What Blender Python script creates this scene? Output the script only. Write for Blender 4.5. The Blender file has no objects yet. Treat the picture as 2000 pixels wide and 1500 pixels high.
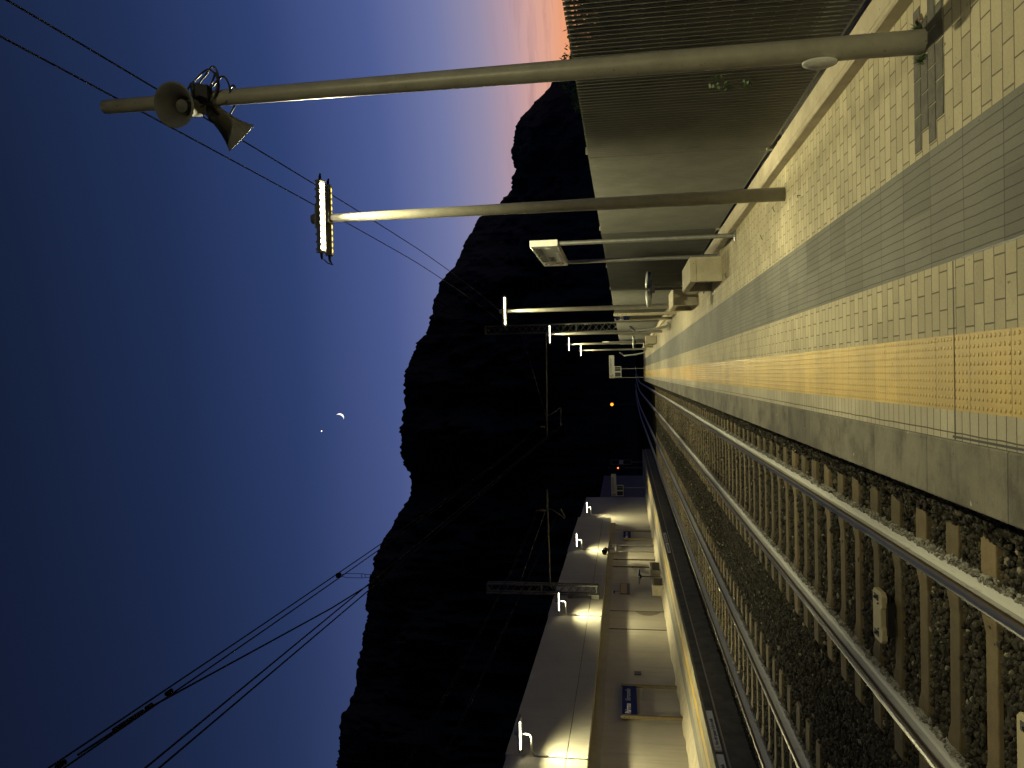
import bpy, math, random
import numpy as np
from mathutils import Vector, Matrix
random.seed(7); rng = np.random.default_rng(7)
PI = math.pi
SC = bpy.context.scene
COL = SC.collection

# ------------------------------------------------------------------ materials
def new_mat(name):
    m = bpy.data.materials.new(name); m.use_nodes = True
    nt = m.node_tree; nt.nodes.clear()
    out = nt.nodes.new('ShaderNodeOutputMaterial'); b = nt.nodes.new('ShaderNodeBsdfPrincipled')
    nt.links.new(b.outputs[0], out.inputs[0])
    return m, nt, b

def N(nt, kind, **kw):
    n = nt.nodes.new(kind)
    for k, v in kw.items():
        if k in n.inputs: n.inputs[k].default_value = v
        else: setattr(n, k, v)
    return n

def mixc(nt, fac, a, b, mode='MIX'):
    n = nt.nodes.new('ShaderNodeMix'); n.data_type = 'RGBA'; n.blend_type = mode
    for i, v in ((0, fac), (6, a), (7, b)):
        if hasattr(v, 'is_linked'): nt.links.new(v, n.inputs[i])
        elif i == 0: n.inputs[i].default_value = v
        else: n.inputs[i].default_value = (*v, 1) if len(v) == 3 else v
    return n.outputs[2]

def math_n(nt, op, a, b=None, c=None):
    n = nt.nodes.new('ShaderNodeMath'); n.operation = op
    for i, v in enumerate((a, b, c)):
        if v is None: continue
        if hasattr(v, 'is_linked'): nt.links.new(v, n.inputs[i])
        else: n.inputs[i].default_value = v
    return n.outputs[0]

def ramp(nt, fac, stops, interp='LINEAR'):
    n = nt.nodes.new('ShaderNodeValToRGB'); n.color_ramp.interpolation = interp
    el = n.color_ramp.elements
    while len(el) < len(stops): el.new(0.5)
    for e, (p, c) in zip(el, stops):
        e.position = p; e.color = (*c, 1) if len(c) == 3 else c
    if fac is not None: nt.links.new(fac, n.inputs[0])
    return n.outputs[0]

def pos(nt): return nt.nodes.new('ShaderNodeNewGeometry').outputs['Position']
def noise(nt, vec, scale, detail=4, rough=.55, out='Fac'):
    n = N(nt, 'ShaderNodeTexNoise', Scale=scale, Detail=detail, Roughness=rough)
    if vec is not None: nt.links.new(vec, n.inputs['Vector'])
    return n.outputs[out]
def mapping(nt, vec, scale=(1,1,1), loc=(0,0,0)):
    n = nt.nodes.new('ShaderNodeMapping'); n.inputs['Scale'].default_value = scale; n.inputs['Location'].default_value = loc
    nt.links.new(vec, n.inputs['Vector']); return n.outputs[0]
def bump(nt, b, height, dist=.01, strength=1.0, prev=None):
    n = N(nt, 'ShaderNodeBump', Strength=strength, Distance=dist)
    nt.links.new(height, n.inputs['Height'])
    if prev is not None: nt.links.new(prev, n.inputs['Normal'])
    nt.links.new(n.outputs[0], b.inputs['Normal']); return n.outputs[0]

def stock(name, c1, c2=None, rough=.7, metal=0., scale=6., spots=None, bump_s=0., bump_d=.004, coat=0., objspace=False):
    """base colour wandering between two tones by noise, with small roughness changes"""
    m, nt, b = new_mat(name)
    c2 = c2 or tuple(x*.72 for x in c1)
    if objspace: v = nt.nodes.new('ShaderNodeTexCoord').outputs['Object']
    else: v = pos(nt)
    f = noise(nt, v, scale, 6, .62)
    f = ramp(nt, f, [(.32, (0,0,0)), (.68, (1,1,1))])
    c = mixc(nt, f, c1, c2)
    if spots:
        s = noise(nt, v, spots[0], 3, .6); s = ramp(nt, s, [(spots[1], (0,0,0)), (spots[1]+.04, (1,1,1))])
        c = mixc(nt, s, c, spots[2])
    nt.links.new(c, b.inputs['Base Color'])
    r = math_n(nt, 'MULTIPLY_ADD', noise(nt, v, scale*3, 3), .25, rough-.12)
    nt.links.new(r, b.inputs['Roughness'])
    b.inputs['Metallic'].default_value = metal
    if coat: b.inputs['Coat Weight'].default_value = coat
    if bump_s: bump(nt, b, noise(nt, v, bump_s, 5, .65), bump_d)
    return m

def emit(name, col, s):
    m, nt, b = new_mat(name)
    b.inputs['Base Color'].default_value = (.8,.8,.75,1)
    b.inputs['Emission Color'].default_value = (*col, 1); b.inputs['Emission Strength'].default_value = s
    return m

M = {}
M['pole'] = stock('painted_pole', (.33,.315,.265), (.26,.245,.205), .42, 0, 9, (40,.66,(.2,.17,.12)), 0)
M['galv'] = stock('galvanised_steel', (.36,.36,.34), (.25,.25,.24), .45, .7, 14)
M['darkpaint'] = stock('charcoal_paint', (.03,.03,.032), (.02,.02,.02), .45)
M['horn'] = stock('grey_horn_plastic', (.15,.15,.145), (.115,.115,.11), .7, 0, 12)
M['black'] = stock('black_rubber', (.015,.015,.015), (.01,.01,.01), .5)
M['cable'] = stock('cable_sheath', (.05,.05,.05), (.035,.035,.035), .5)
M['wire'] = stock('copper_wire', (.022,.02,.018), (.016,.015,.014), .8)
M['wire'].node_tree.nodes['Principled BSDF'].inputs['Specular IOR Level'].default_value = .05
M['feeder'] = stock('dull_cable', (.11,.10,.085), (.08,.075,.065), .7)
M['housing'] = stock('lamp_housing', (.45,.43,.37), (.36,.345,.3), .45, .1)
M['led'] = emit('led_glow', (1,.93,.62), 30.0)
M['ledrear'] = emit('rear_led_glow', (1,.74,.17), 2.0)
M['lens'] = emit('lamp_lens', (1,.78,.28), 1.3)
M['white'] = stock('white_enamel', (.74,.73,.69), (.62,.61,.57), .4, 0, 10, (30,.7,(.42,.36,.27)))
M['whiteplain'] = stock('white_board', (.72,.72,.69), (.66,.66,.63), .45)
M['ink'] = stock('dark_ink', (.03,.03,.035), (.02,.02,.02), .5)
M['red'] = stock('red_ink', (.35,.03,.025), (.3,.03,.02), .5)
M['blue'] = stock('sign_blue', (.005,.013,.13), (.004,.010,.10), .75)
M['blue'].node_tree.nodes['Principled BSDF'].inputs['Specular IOR Level'].default_value = .1
M['letter'] = stock('white_letter', (.8,.8,.78), (.74,.74,.72), .5)
M['letterdim'] = stock('pale_letter', (.45,.47,.5), (.4,.42,.45), .5)
M['brown'] = stock('brown_paint', (.20,.155,.07), (.15,.115,.055), .5, 0, 8)
M['tanpost'] = stock('beige_post_paint', (.34,.30,.20), (.27,.24,.16), .5, 0, 8)
M['bench'] = stock('bench_concrete', (.47,.42,.31), (.37,.33,.24), .85, 0, 5, (38,.66,(.16,.13,.09)), 60, .004)
M['kerb'] = stock('kerb_concrete', (.48,.42,.31), (.36,.31,.23), .88, 0, 4, (30,.68,(.16,.13,.09)), 45, .008)
M['darkconc'] = stock('stained_concrete', (.12,.11,.09), (.06,.055,.045), .9, 0, 3, None, 30, .01)
M['balise'] = stock('cream_resin', (.55,.47,.30), (.46,.39,.25), .55, 0, 9)
M['clip'] = stock('limewashed_clip', (.46,.45,.42), (.2,.19,.17), .7, 0, 30)
M['limed'] = stock('lime_spattered_stone', (.38,.37,.345), (.09,.082,.068), .8, 0, 20)
M['sleeper'] = stock('sleeper_concrete', (.17,.13,.075), (.12,.092,.052), .85, 0, 7, (28,.67,(.08,.065,.045)), 50, .004)
def vary(m, lo, hi):
    nt = m.node_tree; b = nt.nodes['Principled BSDF']; l = b.inputs['Base Color'].links[0]; src = l.from_socket; oi = nt.nodes.new('ShaderNodeObjectInfo')
    nt.links.new(mixc(nt, 1., src, ramp(nt, oi.outputs['Random'], [(0,(lo,lo,lo*.95)),(1,(hi,hi*.98,hi*.94))]), 'MULTIPLY'), b.inputs['Base Color'])
vary(M['sleeper'], .72, 1.3)
M['mast'] = stock('mast_steel', (.17,.165,.15), (.12,.115,.105), .55, .4, 5)
M['slat'] = stock('fence_slat_paint', (.18,.18,.165), (.135,.136,.125), .45, .0, 3)
M['slatdark'] = stock('dimmed_slat_paint', (.095,.096,.09), (.065,.066,.062), .5, 0, 3)  # darker slat colour stands in for weaker lamp light on these panels
M['fencepost'] = stock('fence_post_paint', (.33,.32,.29), (.26,.25,.22), .45, .3, 4)
M['leaf'] = stock('leaf_green', (.055,.10,.025), (.035,.07,.015), .5, 0, 15)
M['dryleaf'] = stock('dry_leaf', (.14,.085,.05), (.09,.06,.035), .7)
M['bark'] = stock('bark', (.09,.07,.05), (.06,.045,.03), .9)
M['soffit'] = stock('tan_beam', (.40,.37,.31), (.33,.305,.25), .8, 0, 2)  # beam tone slightly darker than the wall plaster
M['purple'] = stock('dull_purple_wall', (.17,.15,.17), (.12,.105,.13), .85, 0, 1.2)
M['noticeyellow'] = stock('notice_yellow', (.42,.32,.10), (.34,.25,.08), .5)
M['noticeblue'] = stock('notice_blue', (.05,.05,.13), (.04,.04,.1), .5)
M['glassblue'] = stock('bin_blue', (.015,.03,.075), (.012,.024,.06), .35)
M['orange'] = emit('signal_amber', (1,.22,.015), 4)
M['redlamp'] = emit('signal_red', (1,.14,.05), 6)
M['star'] = emit('planet_glow', (1,1,1), 6)

def moon_mat():
    m, nt, b = new_mat('glowing_moon')
    v = nt.nodes.new('ShaderNodeTexCoord').outputs['Object']
    f = noise(nt, v, 3, 5)
    nt.links.new(mixc(nt, f, (.95,.94,.90), (.8,.79,.75)), b.inputs['Base Color']); b.inputs['Roughness'].default_value = 1
    b.inputs['Specular IOR Level'].default_value = 0; b.inputs['Emission Color'].default_value = (1,.97,.88,1); b.inputs['Emission Strength'].default_value = 1.1  # emission added, sunlight alone leaves the crescent too dim
    return m
M['moon'] = moon_mat()

def paving(name, c1, c2, cm, bw, rh, mortar, offset=.5, var=None, swap=False, bdist=.006, stain=.5, cell=None, grime=False):
    m, nt, b = new_mat(name)
    p = pos(nt)
    if swap:
        sx = nt.nodes.new('ShaderNodeSeparateXYZ'); nt.links.new(p, sx.inputs[0])
        cx = nt.nodes.new('ShaderNodeCombineXYZ'); nt.links.new(sx.outputs[1], cx.inputs[0]); nt.links.new(sx.outputs[0], cx.inputs[1]); v0 = cx.outputs[0]
    else: v0 = p
    # slight wander of the joints so that no course is ruler-straight
    wob = N(nt, 'ShaderNodeTexNoise', Scale=3.5, Detail=2.0); nt.links.new(p, wob.inputs['Vector'])
    off = nt.nodes.new('ShaderNodeVectorMath'); off.operation = 'MULTIPLY_ADD'
    nt.links.new(wob.outputs['Color'], off.inputs[0]); off.inputs[1].default_value = (.012,.012,0); nt.links.new(v0, off.inputs[2])
    br = N(nt, 'ShaderNodeTexBrick', Scale=1.0); br.offset = offset; br.offset_frequency = 2; br.squash = 1
    br.inputs['Mortar Size'].default_value = mortar; br.inputs['Mortar Smooth'].default_value = .25
    br.inputs['Brick Width'].default_value = bw; br.inputs['Row Height'].default_value = rh; br.inputs['Bias'].default_value = -.25
    br.inputs['Color1'].default_value = (*c1,1); br.inputs['Color2'].default_value = (*c2,1); br.inputs['Mortar'].default_value = (*cm,1)
    nt.links.new(off.outputs[0], br.inputs['Vector'])
    c = br.outputs['Color']
    if cell:
        sp_ = nt.nodes.new('ShaderNodeSeparateXYZ'); nt.links.new(p, sp_.inputs[0]); cb = nt.nodes.new('ShaderNodeCombineXYZ')
        nt.links.new(math_n(nt, 'FLOOR', math_n(nt, 'DIVIDE', math_n(nt, 'SUBTRACT', sp_.outputs[0], cell[0]), cell[1])), cb.inputs[0])
        nt.links.new(math_n(nt, 'FLOOR', math_n(nt, 'DIVIDE', sp_.outputs[1], cell[2])), cb.inputs[1])
        wn = N(nt, 'ShaderNodeTexWhiteNoise'); nt.links.new(cb.outputs[0], wn.inputs['Vector'])
        c = mixc(nt, 1., c, ramp(nt, wn.outputs['Value'], [(0,(.80,.80,.80)),(.4,(1,1,1)),(1,(1.12,1.12,1.12))]), 'MULTIPLY')
    big = ramp(nt, noise(nt, p, 1.1, 5, .6), [(.3,(.72,.72,.72)),(.7,(1.06,1.06,1.06))])
    c = mixc(nt, 1.0, c, big, 'MULTIPLY')
    fine = ramp(nt, noise(nt, p, 70, 4, .7), [(.3,(.82,.82,.82)),(.7,(1.1,1.1,1.1))])
    c = mixc(nt, .8, c, fine, 'MULTIPLY')
    dirt = ramp(nt, noise(nt, p, 9, 6, .7), [(.60,(0,0,0)),(.72,(1,1,1))])
    c = mixc(nt, math_n(nt, 'MULTIPLY', dirt, stain), c, tuple(x*.45 for x in c1))
    if grime:
        g1 = ramp(nt, noise(nt, p, 2.6, 7, .68), [(.36,(.45,.43,.40)),(.52,(1,1,1)),(.68,(1.35,1.33,1.28))]); c = mixc(nt, 1., c, g1, 'MULTIPLY')
        g2 = ramp(nt, noise(nt, mapping(nt, p, (1,5,1)), 3., 5, .6), [(.55,(0,0,0)),(.7,(1,1,1))]); c = mixc(nt, math_n(nt, 'MULTIPLY', g2, .5), c, (.05,.043,.032))
        g3 = ramp(nt, noise(nt, p, 17, 2, .5), [(.74,(0,0,0)),(.755,(1,1,1))]); c = mixc(nt, math_n(nt, 'MULTIPLY', g3, .8), c, (.42,.39,.32))
    spk = ramp(nt, noise(nt, p, 24, 2, .5), [(.735,(0,0,0)),(.75,(1,1,1))])
    c = mixc(nt, math_n(nt, 'MULTIPLY', spk, .7), c, (.05,.042,.03))
    nt.links.new(c, b.inputs['Base Color']); b.inputs['Roughness'].default_value = .78
    h = math_n(nt, 'SUBTRACT', math_n(nt, 'MULTIPLY', noise(nt, p, 60, 5, .7), .25), br.outputs['Fac'])
    bump(nt, b, h, bdist)
    return m
M['brick'] = paving('tan_brick_paving', (.455,.395,.265), (.315,.273,.183), (.12,.10,.065), .2, .1, .0042, .5, stain=.35)
M['soldier'] = paving('narrow_brick_paving', (.44,.395,.295), (.36,.32,.24), (.10,.08,.055), .33, .088, .004, 0., stain=.35)
M['grey'] = paving('grey_grooved_slab', (.145,.141,.125), (.12,.117,.105), (.05,.047,.04), .4, .0514, .0026, 0., swap=True, bdist=.005, stain=.25, cell=(.535,.315,.4))
M['coping'] = paving('coping_slab', (.165,.15,.118), (.125,.113,.088), (.05,.045,.035), .9, 4., .005, 0., swap=True, bdist=.004, stain=.75, cell=(-5,10,.9), grime=True)
M['leftgrey'] = paving('far_platform_slab', (.20,.19,.165), (.17,.16,.14), (.09,.08,.06), .4, .4, .003, 0., stain=.4)
M['lefttan'] = paving('far_platform_brick', (.36,.31,.2), (.3,.26,.17), (.10,.08,.05), .2, .1, .004, .5, stain=.5)

def tactile():
    m, nt, b = new_mat('yellow_dome_tile')
    p = pos(nt); s = nt.nodes.new('ShaderNodeSeparateXYZ'); nt.links.new(p, s.inputs[0])
    P = .0422
    def cell(o, sh):
        t = math_n(nt, 'DIVIDE', math_n(nt, 'ADD', o, sh), P)
        return math_n(nt, 'SUBTRACT', math_n(nt, 'FRACT', math_n(nt, 'ADD', t, 1000.)), .5)
    fx, fy = cell(s.outputs[0], .22), cell(s.outputs[1], 0)
    d = math_n(nt, 'SQRT', math_n(nt, 'ADD', math_n(nt, 'MULTIPLY', fx, fx), math_n(nt, 'MULTIPLY', fy, fy)))
    dome = ramp(nt, d, [(.10,(1,1,1)),(.27,(0,0,0))], 'EASE')
    # joints between tiles 0.4 m long, two across
    ty = math_n(nt, 'ABSOLUTE', math_n(nt, 'SUBTRACT', math_n(nt, 'FRACT', math_n(nt, 'ADD', math_n(nt, 'DIVIDE', s.outputs[1], .4), 100.13)), .5))
    j = ramp(nt, ty, [(.490,(0,0,0)),(.496,(1,1,1))])
    big = ramp(nt, noise(nt, p, 1.3, 5, .6), [(.3,(.80,.78,.74)),(.7,(1.06,1.05,1.04))])
    vor = N(nt, 'ShaderNodeTexWhiteNoise'); vor.noise_dimensions = '1D'
    nt.links.new(math_n(nt, 'FLOOR', math_n(nt, 'ADD', math_n(nt, 'DIVIDE', s.outputs[1], .4), 100.63)), vor.inputs['W'])
    tone = ramp(nt, vor.outputs['Value'], [(0,(.86,.86,.86)),(1,(1.08,1.07,1.04))])
    c = mixc(nt, 1., (.53,.36,.085), big, 'MULTIPLY'); c = mixc(nt, 1., c, tone, 'MULTIPLY')
    c = mixc(nt, math_n(nt, 'MULTIPLY', dome, .22), c, (.36,.22,.06))
    c = mixc(nt, math_n(nt, 'MULTIPLY', j, .65), c, (.2,.12,.03))
    sc_ = ramp(nt, noise(nt, mapping(nt, p, (1,.45,1)), 7, 7, .72), [(.50,(0,0,0)),(.68,(1,1,1))]); c = mixc(nt, math_n(nt, 'MULTIPLY', sc_, .38), c, (.27,.20,.085))
    g = ramp(nt, noise(nt, p, 26, 4, .6), [(.64,(0,0,0)),(.69,(1,1,1))])
    c = mixc(nt, math_n(nt, 'MULTIPLY', g, .45), c, (.16,.11,.05))
    nt.links.new(c, b.inputs['Base Color']); b.inputs['Roughness'].default_value = .55
    h = math_n(nt, 'SUBTRACT', math_n(nt, 'ADD', dome, math_n(nt, 'MULTIPLY', noise(nt, p, 80, 4), .12)), math_n(nt, 'MULTIPLY', j, .7))
    bump(nt, b, h, .006)
    return m
M['yellow'] = tactile()

def wall_mat(name, c1, c2, streak):
    m, nt, b = new_mat(name); p = pos(nt)
    f = ramp(nt, noise(nt, p, .8, 6, .6), [(.3,(0,0,0)),(.7,(1,1,1))])
    c = mixc(nt, f, c1, c2)
    st = ramp(nt, noise(nt, mapping(nt, p, (1, 7, .35)), 1.0, 6, .6), [(.5,(0,0,0)),(.75,(1,1,1))])
    c = mixc(nt, math_n(nt, 'MULTIPLY', st, streak), c, tuple(x*.55 for x in c1))
    f2 = ramp(nt, noise(nt, p, 14, 5, .7), [(.64,(0,0,0)),(.74,(1,1,1))])
    c = mixc(nt, math_n(nt, 'MULTIPLY', f2, .25), c, tuple(x*.6 for x in c1))
    nt.links.new(c, b.inputs['Base Color']); b.inputs['Roughness'].default_value = .85
    bump(nt, b, noise(nt, p, 22, 5, .65), .006)
    return m
M['wallup'] = wall_mat('upper_wall_plaster', (.50,.465,.385), (.43,.40,.33), .25)
M['walllow'] = wall_mat('lower_wall_plaster', (.49,.445,.36), (.41,.375,.30), .40)

def rail_mat():
    m, nt, b = new_mat('limewashed_rail_web'); p = pos(nt)
    f = ramp(nt, noise(nt, mapping(nt, p, (1,.25,1)), 16, 6, .7), [(.58,(0,0,0)),(.70,(1,1,1))])
    c = mixc(nt, f, (.50,.495,.48), (.25,.235,.21)); nt.links.new(c, b.inputs['Base Color']); b.inputs['Roughness'].default_value = .6
    bump(nt, b, noise(nt, p, 60, 4), .002); return m
M['railweb'] = rail_mat()
M['railside'] = stock('rusty_rail_head', (.10,.065,.035), (.06,.04,.025), .6, .3, 20)
def railtop():
    m, nt, b = new_mat('polished_rail_top'); p = pos(nt)
    f = noise(nt, mapping(nt, p, (30,.6,1)), 3, 4)
    nt.links.new(mixc(nt, f, (.30,.285,.255), (.19,.178,.16)), b.inputs['Base Color']); b.inputs['Metallic'].default_value = 1
    nt.links.new(math_n(nt, 'MULTIPLY_ADD', f, .16, .28), b.inputs['Roughness']); return m
M['railtop'] = railtop()

def stone_mat():
    m, nt, b = new_mat('ballast_stone')
    g = nt.nodes.new('ShaderNodeNewGeometry')
    c = ramp(nt, g.outputs['Random Per Island'], [(0,(.016,.014,.010)),(.5,(.033,.028,.020)),(.86,(.05,.042,.029)),(.975,(.068,.056,.038)),(.988,(.26,.23,.17)),(1,(.32,.29,.22))])
    c = mixc(nt, .7, c, ramp(nt, noise(nt, g.outputs['Position'], 60, 4), [(.3,(.7,.7,.7)),(.7,(1.15,1.15,1.15))]), 'MULTIPLY')
    nt.links.new(c, b.inputs['Base Color']); b.inputs['Roughness'].default_value = .85; return m
M['stone'] = stone_mat()
def bed_mat():
    m, nt, b = new_mat('ballast_bed'); p = pos(nt)
    v = N(nt, 'ShaderNodeTexVoronoi', Scale=22.0); nt.links.new(p, v.inputs['Vector'])
    s = nt.nodes.new('ShaderNodeSeparateColor'); nt.links.new(v.outputs['Color'], s.inputs[0])
    c = ramp(nt, s.outputs[0], [(0,(.016,.014,.011)),(.8,(.036,.032,.025)),(1,(.06,.053,.04))])
    nt.links.new(c, b.inputs['Base Color']); b.inputs['Roughness'].default_value = .9
    bump(nt, b, math_n(nt, 'MULTIPLY', v.outputs['Distance'], -1.), .05); return m
M['bed'] = bed_mat()
def hill_mat():
    m, nt, b = new_mat('wooded_hillside'); p = pos(nt)
    f = ramp(nt, noise(nt, p, .02, 8, .65), [(.35,(0,0,0)),(.65,(1,1,1))])
    c = mixc(nt, f, (.016,.02,.014), (.024,.026,.02))
    r = ramp(nt, noise(nt, mapping(nt, p, (1,1,.4)), .05, 8, .7), [(.6,(0,0,0)),(.68,(1,1,1))])
    c = mixc(nt, math_n(nt, 'MULTIPLY', r, .4), c, (.04,.04,.04))
    nt.links.new(c, b.inputs['Base Color']); b.inputs['Roughness'].default_value = 1.
    b.inputs['Specular IOR Level'].default_value = .1
    bump(nt, b, noise(nt, p, .15, 8, .7), 1.5); return m
M['hill'] = hill_mat()
M['earth'] = stock('dark_earth', (.022,.021,.015), (.014,.014,.009), 1., 0, .3)
for k_ in ('earth','bed'): M[k_].node_tree.nodes['Principled BSDF'].inputs['Specular IOR Level'].default_value = 0.

# ------------------------------------------------------------------ mesh building
class MB:
    def __init__(s): s.v = []; s.f = []; s.mi = []
    def add(s, vs, fs, mi=0):
        o = len(s.v); s.v += [tuple(x) for x in vs]; s.f += [tuple(i+o for i in f) for f in fs]; s.mi += [mi]*len(fs)
    def box(s, x0, x1, y0, y1, z0, z1, mi=0, rot=None, piv=None):
        vs = [Vector((x,y,z)) for z in (z0,z1) for y in (y0,y1) for x in (x0,x1)]
        if rot is not None:
            c = Vector(piv) if piv is not None else Vector(((x0+x1)/2,(y0+y1)/2,(z0+z1)/2)); vs = [rot @ (q-c)+c for q in vs]
        s.add(vs, [(0,2,3,1),(4,5,7,6),(0,1,5,4),(2,6,7,3),(0,4,6,2),(1,3,7,5)], mi)
    def tube(s, pts, r, n=8, mi=0, closed=False):
        pts = [Vector(p) for p in pts]; rs = r if isinstance(r, (list,tuple)) else [r]*len(pts)
        up = Vector((0,0,1)); rings = []; K = len(pts); ref = None
        for i, p in enumerate(pts):
            if closed: d = (pts[(i+1)%K]-pts[i-1])
            else: d = pts[min(i+1,K-1)]-pts[max(i-1,0)]
            d.normalize()
            if ref is None:
                a = Vector((1,0,0)) if abs(d.x) < .8 else Vector((0,1,0)); ref = (a-d*a.dot(d)).normalized()
            else:
                ref = (ref-d*ref.dot(d)); ref = ref.normalized() if ref.length > 1e-6 else d.orthogonal().normalized()
            q = d.cross(ref)
            rings.append([p+(ref*math.cos(t)+q*math.sin(t))*rs[i] for t in [2*PI*k/n for k in range(n)]])
        vs = [v for R in rings for v in R]; fs = []
        L = K if closed else K-1
        for i in range(L):
            a, b = i*n, ((i+1)%K)*n
            fs += [(a+k, a+(k+1)%n, b+(k+1)%n, b+k) for k in range(n)]
        if not closed: fs += [tuple(range(n-1,-1,-1)), tuple((K-1)*n+k for k in range(n))]
        s.add(vs, fs, mi)
    def lathe(s, prof, n=24, mat=None, mi=0, cap=False):
        """prof: (radius, height) pairs about local z; mat places it"""
        mat = mat or Matrix.Identity(4); vs = []; fs = []
        for r, z in prof:
            vs += [mat @ Vector((r*math.cos(2*PI*k/n), r*math.sin(2*PI*k/n), z)) for k in range(n)]
        for i in range(len(prof)-1):
            fs += [(i*n+k, i*n+(k+1)%n, (i+1)*n+(k+1)%n, (i+1)*n+k) for k in range(n)]
        if cap: fs += [tuple(range(n-1,-1,-1)), tuple((len(prof)-1)*n+k for k in range(n))]
        s.add(vs, fs, mi)
    def sheet(s, x0, x1, y0, y1, z, nx=1, ny=1, mi=0):
        vs = [(x0+(x1-x0)*i/nx, y0+(y1-y0)*j/ny, z) for j in range(ny+1) for i in range(nx+1)]
        fs = [(j*(nx+1)+i, j*(nx+1)+i+1, (j+1)*(nx+1)+i+1, (j+1)*(nx+1)+i) for j in range(ny) for i in range(nx)]
        s.add(vs, fs, mi)
    def build(s, name, mats, parent=None, smooth=False, bevel=0., org=None):
        me = bpy.data.meshes.new(name); o = org or (0,0,0)
        me.from_pydata([(v[0]-o[0], v[1]-o[1], v[2]-o[2]) for v in s.v], [], s.f)
        for m in (mats if isinstance(mats, (list,tuple)) else [mats]): me.materials.append(m)
        if any(s.mi): me.polygons.foreach_set('material_index', s.mi)
        if smooth: me.polygons.foreach_set('use_smooth', [True]*len(s.f))
        me.update()
        ob = bpy.data.objects.new(name, me); COL.objects.link(ob); ob.location = o if parent is None else o
        if parent is not None: ob.parent = parent
        if bevel:
            md = ob.modifiers.new('bevel', 'BEVEL'); md.width = bevel; md.segments = 2; md.limit_method = 'ANGLE'
        if smooth:
            try: me.set_sharp_from_angle(angle=math.radians(40))
            except Exception: pass
        return ob

def tag(o, label=None, cat=None, group=None, kind=None):
    if label: o['label'] = label
    if cat: o['category'] = cat
    if group: o['group'] = group
    if kind: o['kind'] = kind
    return o
def empty(name, loc=(0,0,0), label=None, cat=None, group=None):
    o = bpy.data.objects.new(name, None); COL.objects.link(o); o.location = loc; o.empty_display_size = .2
    return tag(o, label, cat, group)
def kids(o): return [c for c in bpy.data.objects if c.parent == o]
def copy_tree(o, parent=None, loc=None):
    c = o.copy(); COL.objects.link(c); c.parent = parent
    if loc is not None: c.location = loc
    for ch in kids(o): copy_tree(ch, c)
    return c
def text_obj(name, body, size, mat, parent, loc, rot, offset=0., shear=0., align='LEFT', ext=.002, sx=1.):
    cu = bpy.data.curves.new('lettering', 'FONT'); cu.body = body; cu.size = size; cu.offset = offset; cu.shear = shear
    cu.space_word = .8; cu.align_x = align; cu.align_y = 'CENTER'; cu.extrude = ext
    t = bpy.data.objects.new('lettering', cu); COL.objects.link(t)
    bpy.context.view_layer.update()
    me = bpy.data.meshes.new_from_object(t.evaluated_get(bpy.context.evaluated_depsgraph_get()))
    bpy.data.objects.remove(t); bpy.data.curves.remove(cu)
    me.materials.clear(); me.materials.append(mat)
    o = bpy.data.objects.new(name, me); COL.objects.link(o); o.parent = parent; o.location = loc; o.rotation_euler = rot; o.scale = (sx,1,1)
    return o
def axis_mat(at, d):
    d = Vector(d).normalized(); return Matrix.Translation(Vector(at)) @ d.to_track_quat('Z', 'Y').to_matrix().to_4x4()
FACE_TRACK_R = (PI/2, 0, -PI/2)   # text on the near platform facing the rails (-x)
FACE_TRACK_L = (PI/2, 0, PI/2)    # text on the far platform facing the rails (+x)
FACE_CAM = (PI/2, 0, 0)

# ------------------------------------------------------------------ ground, platforms
m = MB(); m.sheet(-5000,5000,-5000,5000,-1.05); tag(m.build('ground', M['earth']), kind='structure')
m = MB(); m.sheet(-8.2,-1.16,-12,75,-.815,8,90); m.add([(-1.16,-12,-.815),(-1.16,75,-.815),(-.60,75,-.20),(-.60,-12,-.20)],[(0,3,2,1)])
bed = m.build('ballast_bed', M['bed']); tag(bed, kind='structure')
m = MB(); m.sheet(-9,3,75,330,-.83,2,2); tag(m.build('ballast_bed', M['bed']), kind='structure')
PY0, PY1 = -12., 68.
m = MB(); m.box(-.62,2.9,PY0,PY1,-1.04,-.004); tag(m.build('platform', M['darkconc']), kind='structure')
def strip(name, x0, x1, mat, y0=PY0, y1=PY1, z=0.): 
    q = MB(); q.sheet(x0,x1,y0,y1,z,1,20); return tag(q.build(name, mat), kind='structure')
strip('paving', -.372, -.222, M['soldier']); strip('tactile_strip', -.222, .160, M['yellow'])
strip('paving', .160, .535, M['brick']); strip('tactile_strip', .535, 1.165, M['grey']); strip('paving', 1.165, 2.068, M['brick'])
strip('paving', 2.27, 2.9, M['darkconc'], z=-.002)
m = MB()
m.box(-.70,-.374,PY0,PY1,-.11,.0); tag(m.build('platform_edge', M['coping'], bevel=.012), kind='structure')
m = MB(); m.box(-.362,-.35,2.6,4.15,-.01,.002); tag(m.build('drain_slot', M['ink']), kind='structure')
m = MB(); m.box(-.37,.533,4.118,4.127,-.01,.0015); tag(m.build('expansion_joint', M['darkconc']), kind='structure')
m = MB(); m.box(.533,.542,2.2,4.03,-.01,.0015); tag(m.build('expansion_joint', M['ink']), kind='structure')
# the handful of dark replacement bricks by the loudspeaker post
m = MB()
for r, (xs, n) in enumerate(((1.3,4),(1.2,5),(1.3,4),(1.2,4))):
    for k in range(n):
        x = xs+.2*k
        if x+.2 > 2.07: continue
        m.box(x+.003,x+.197,4.2+.1*r+.003,4.2+.1*r+.097,-.003,.004+.0007*random.random())
M['darkbrick'] = stock('dark_brick', (.10,.092,.075), (.05,.046,.04), .8, 0, 14, None, 60, .004)
tag(m.build('dark_paving', M['darkbrick'], bevel=.004), kind='structure')

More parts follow.
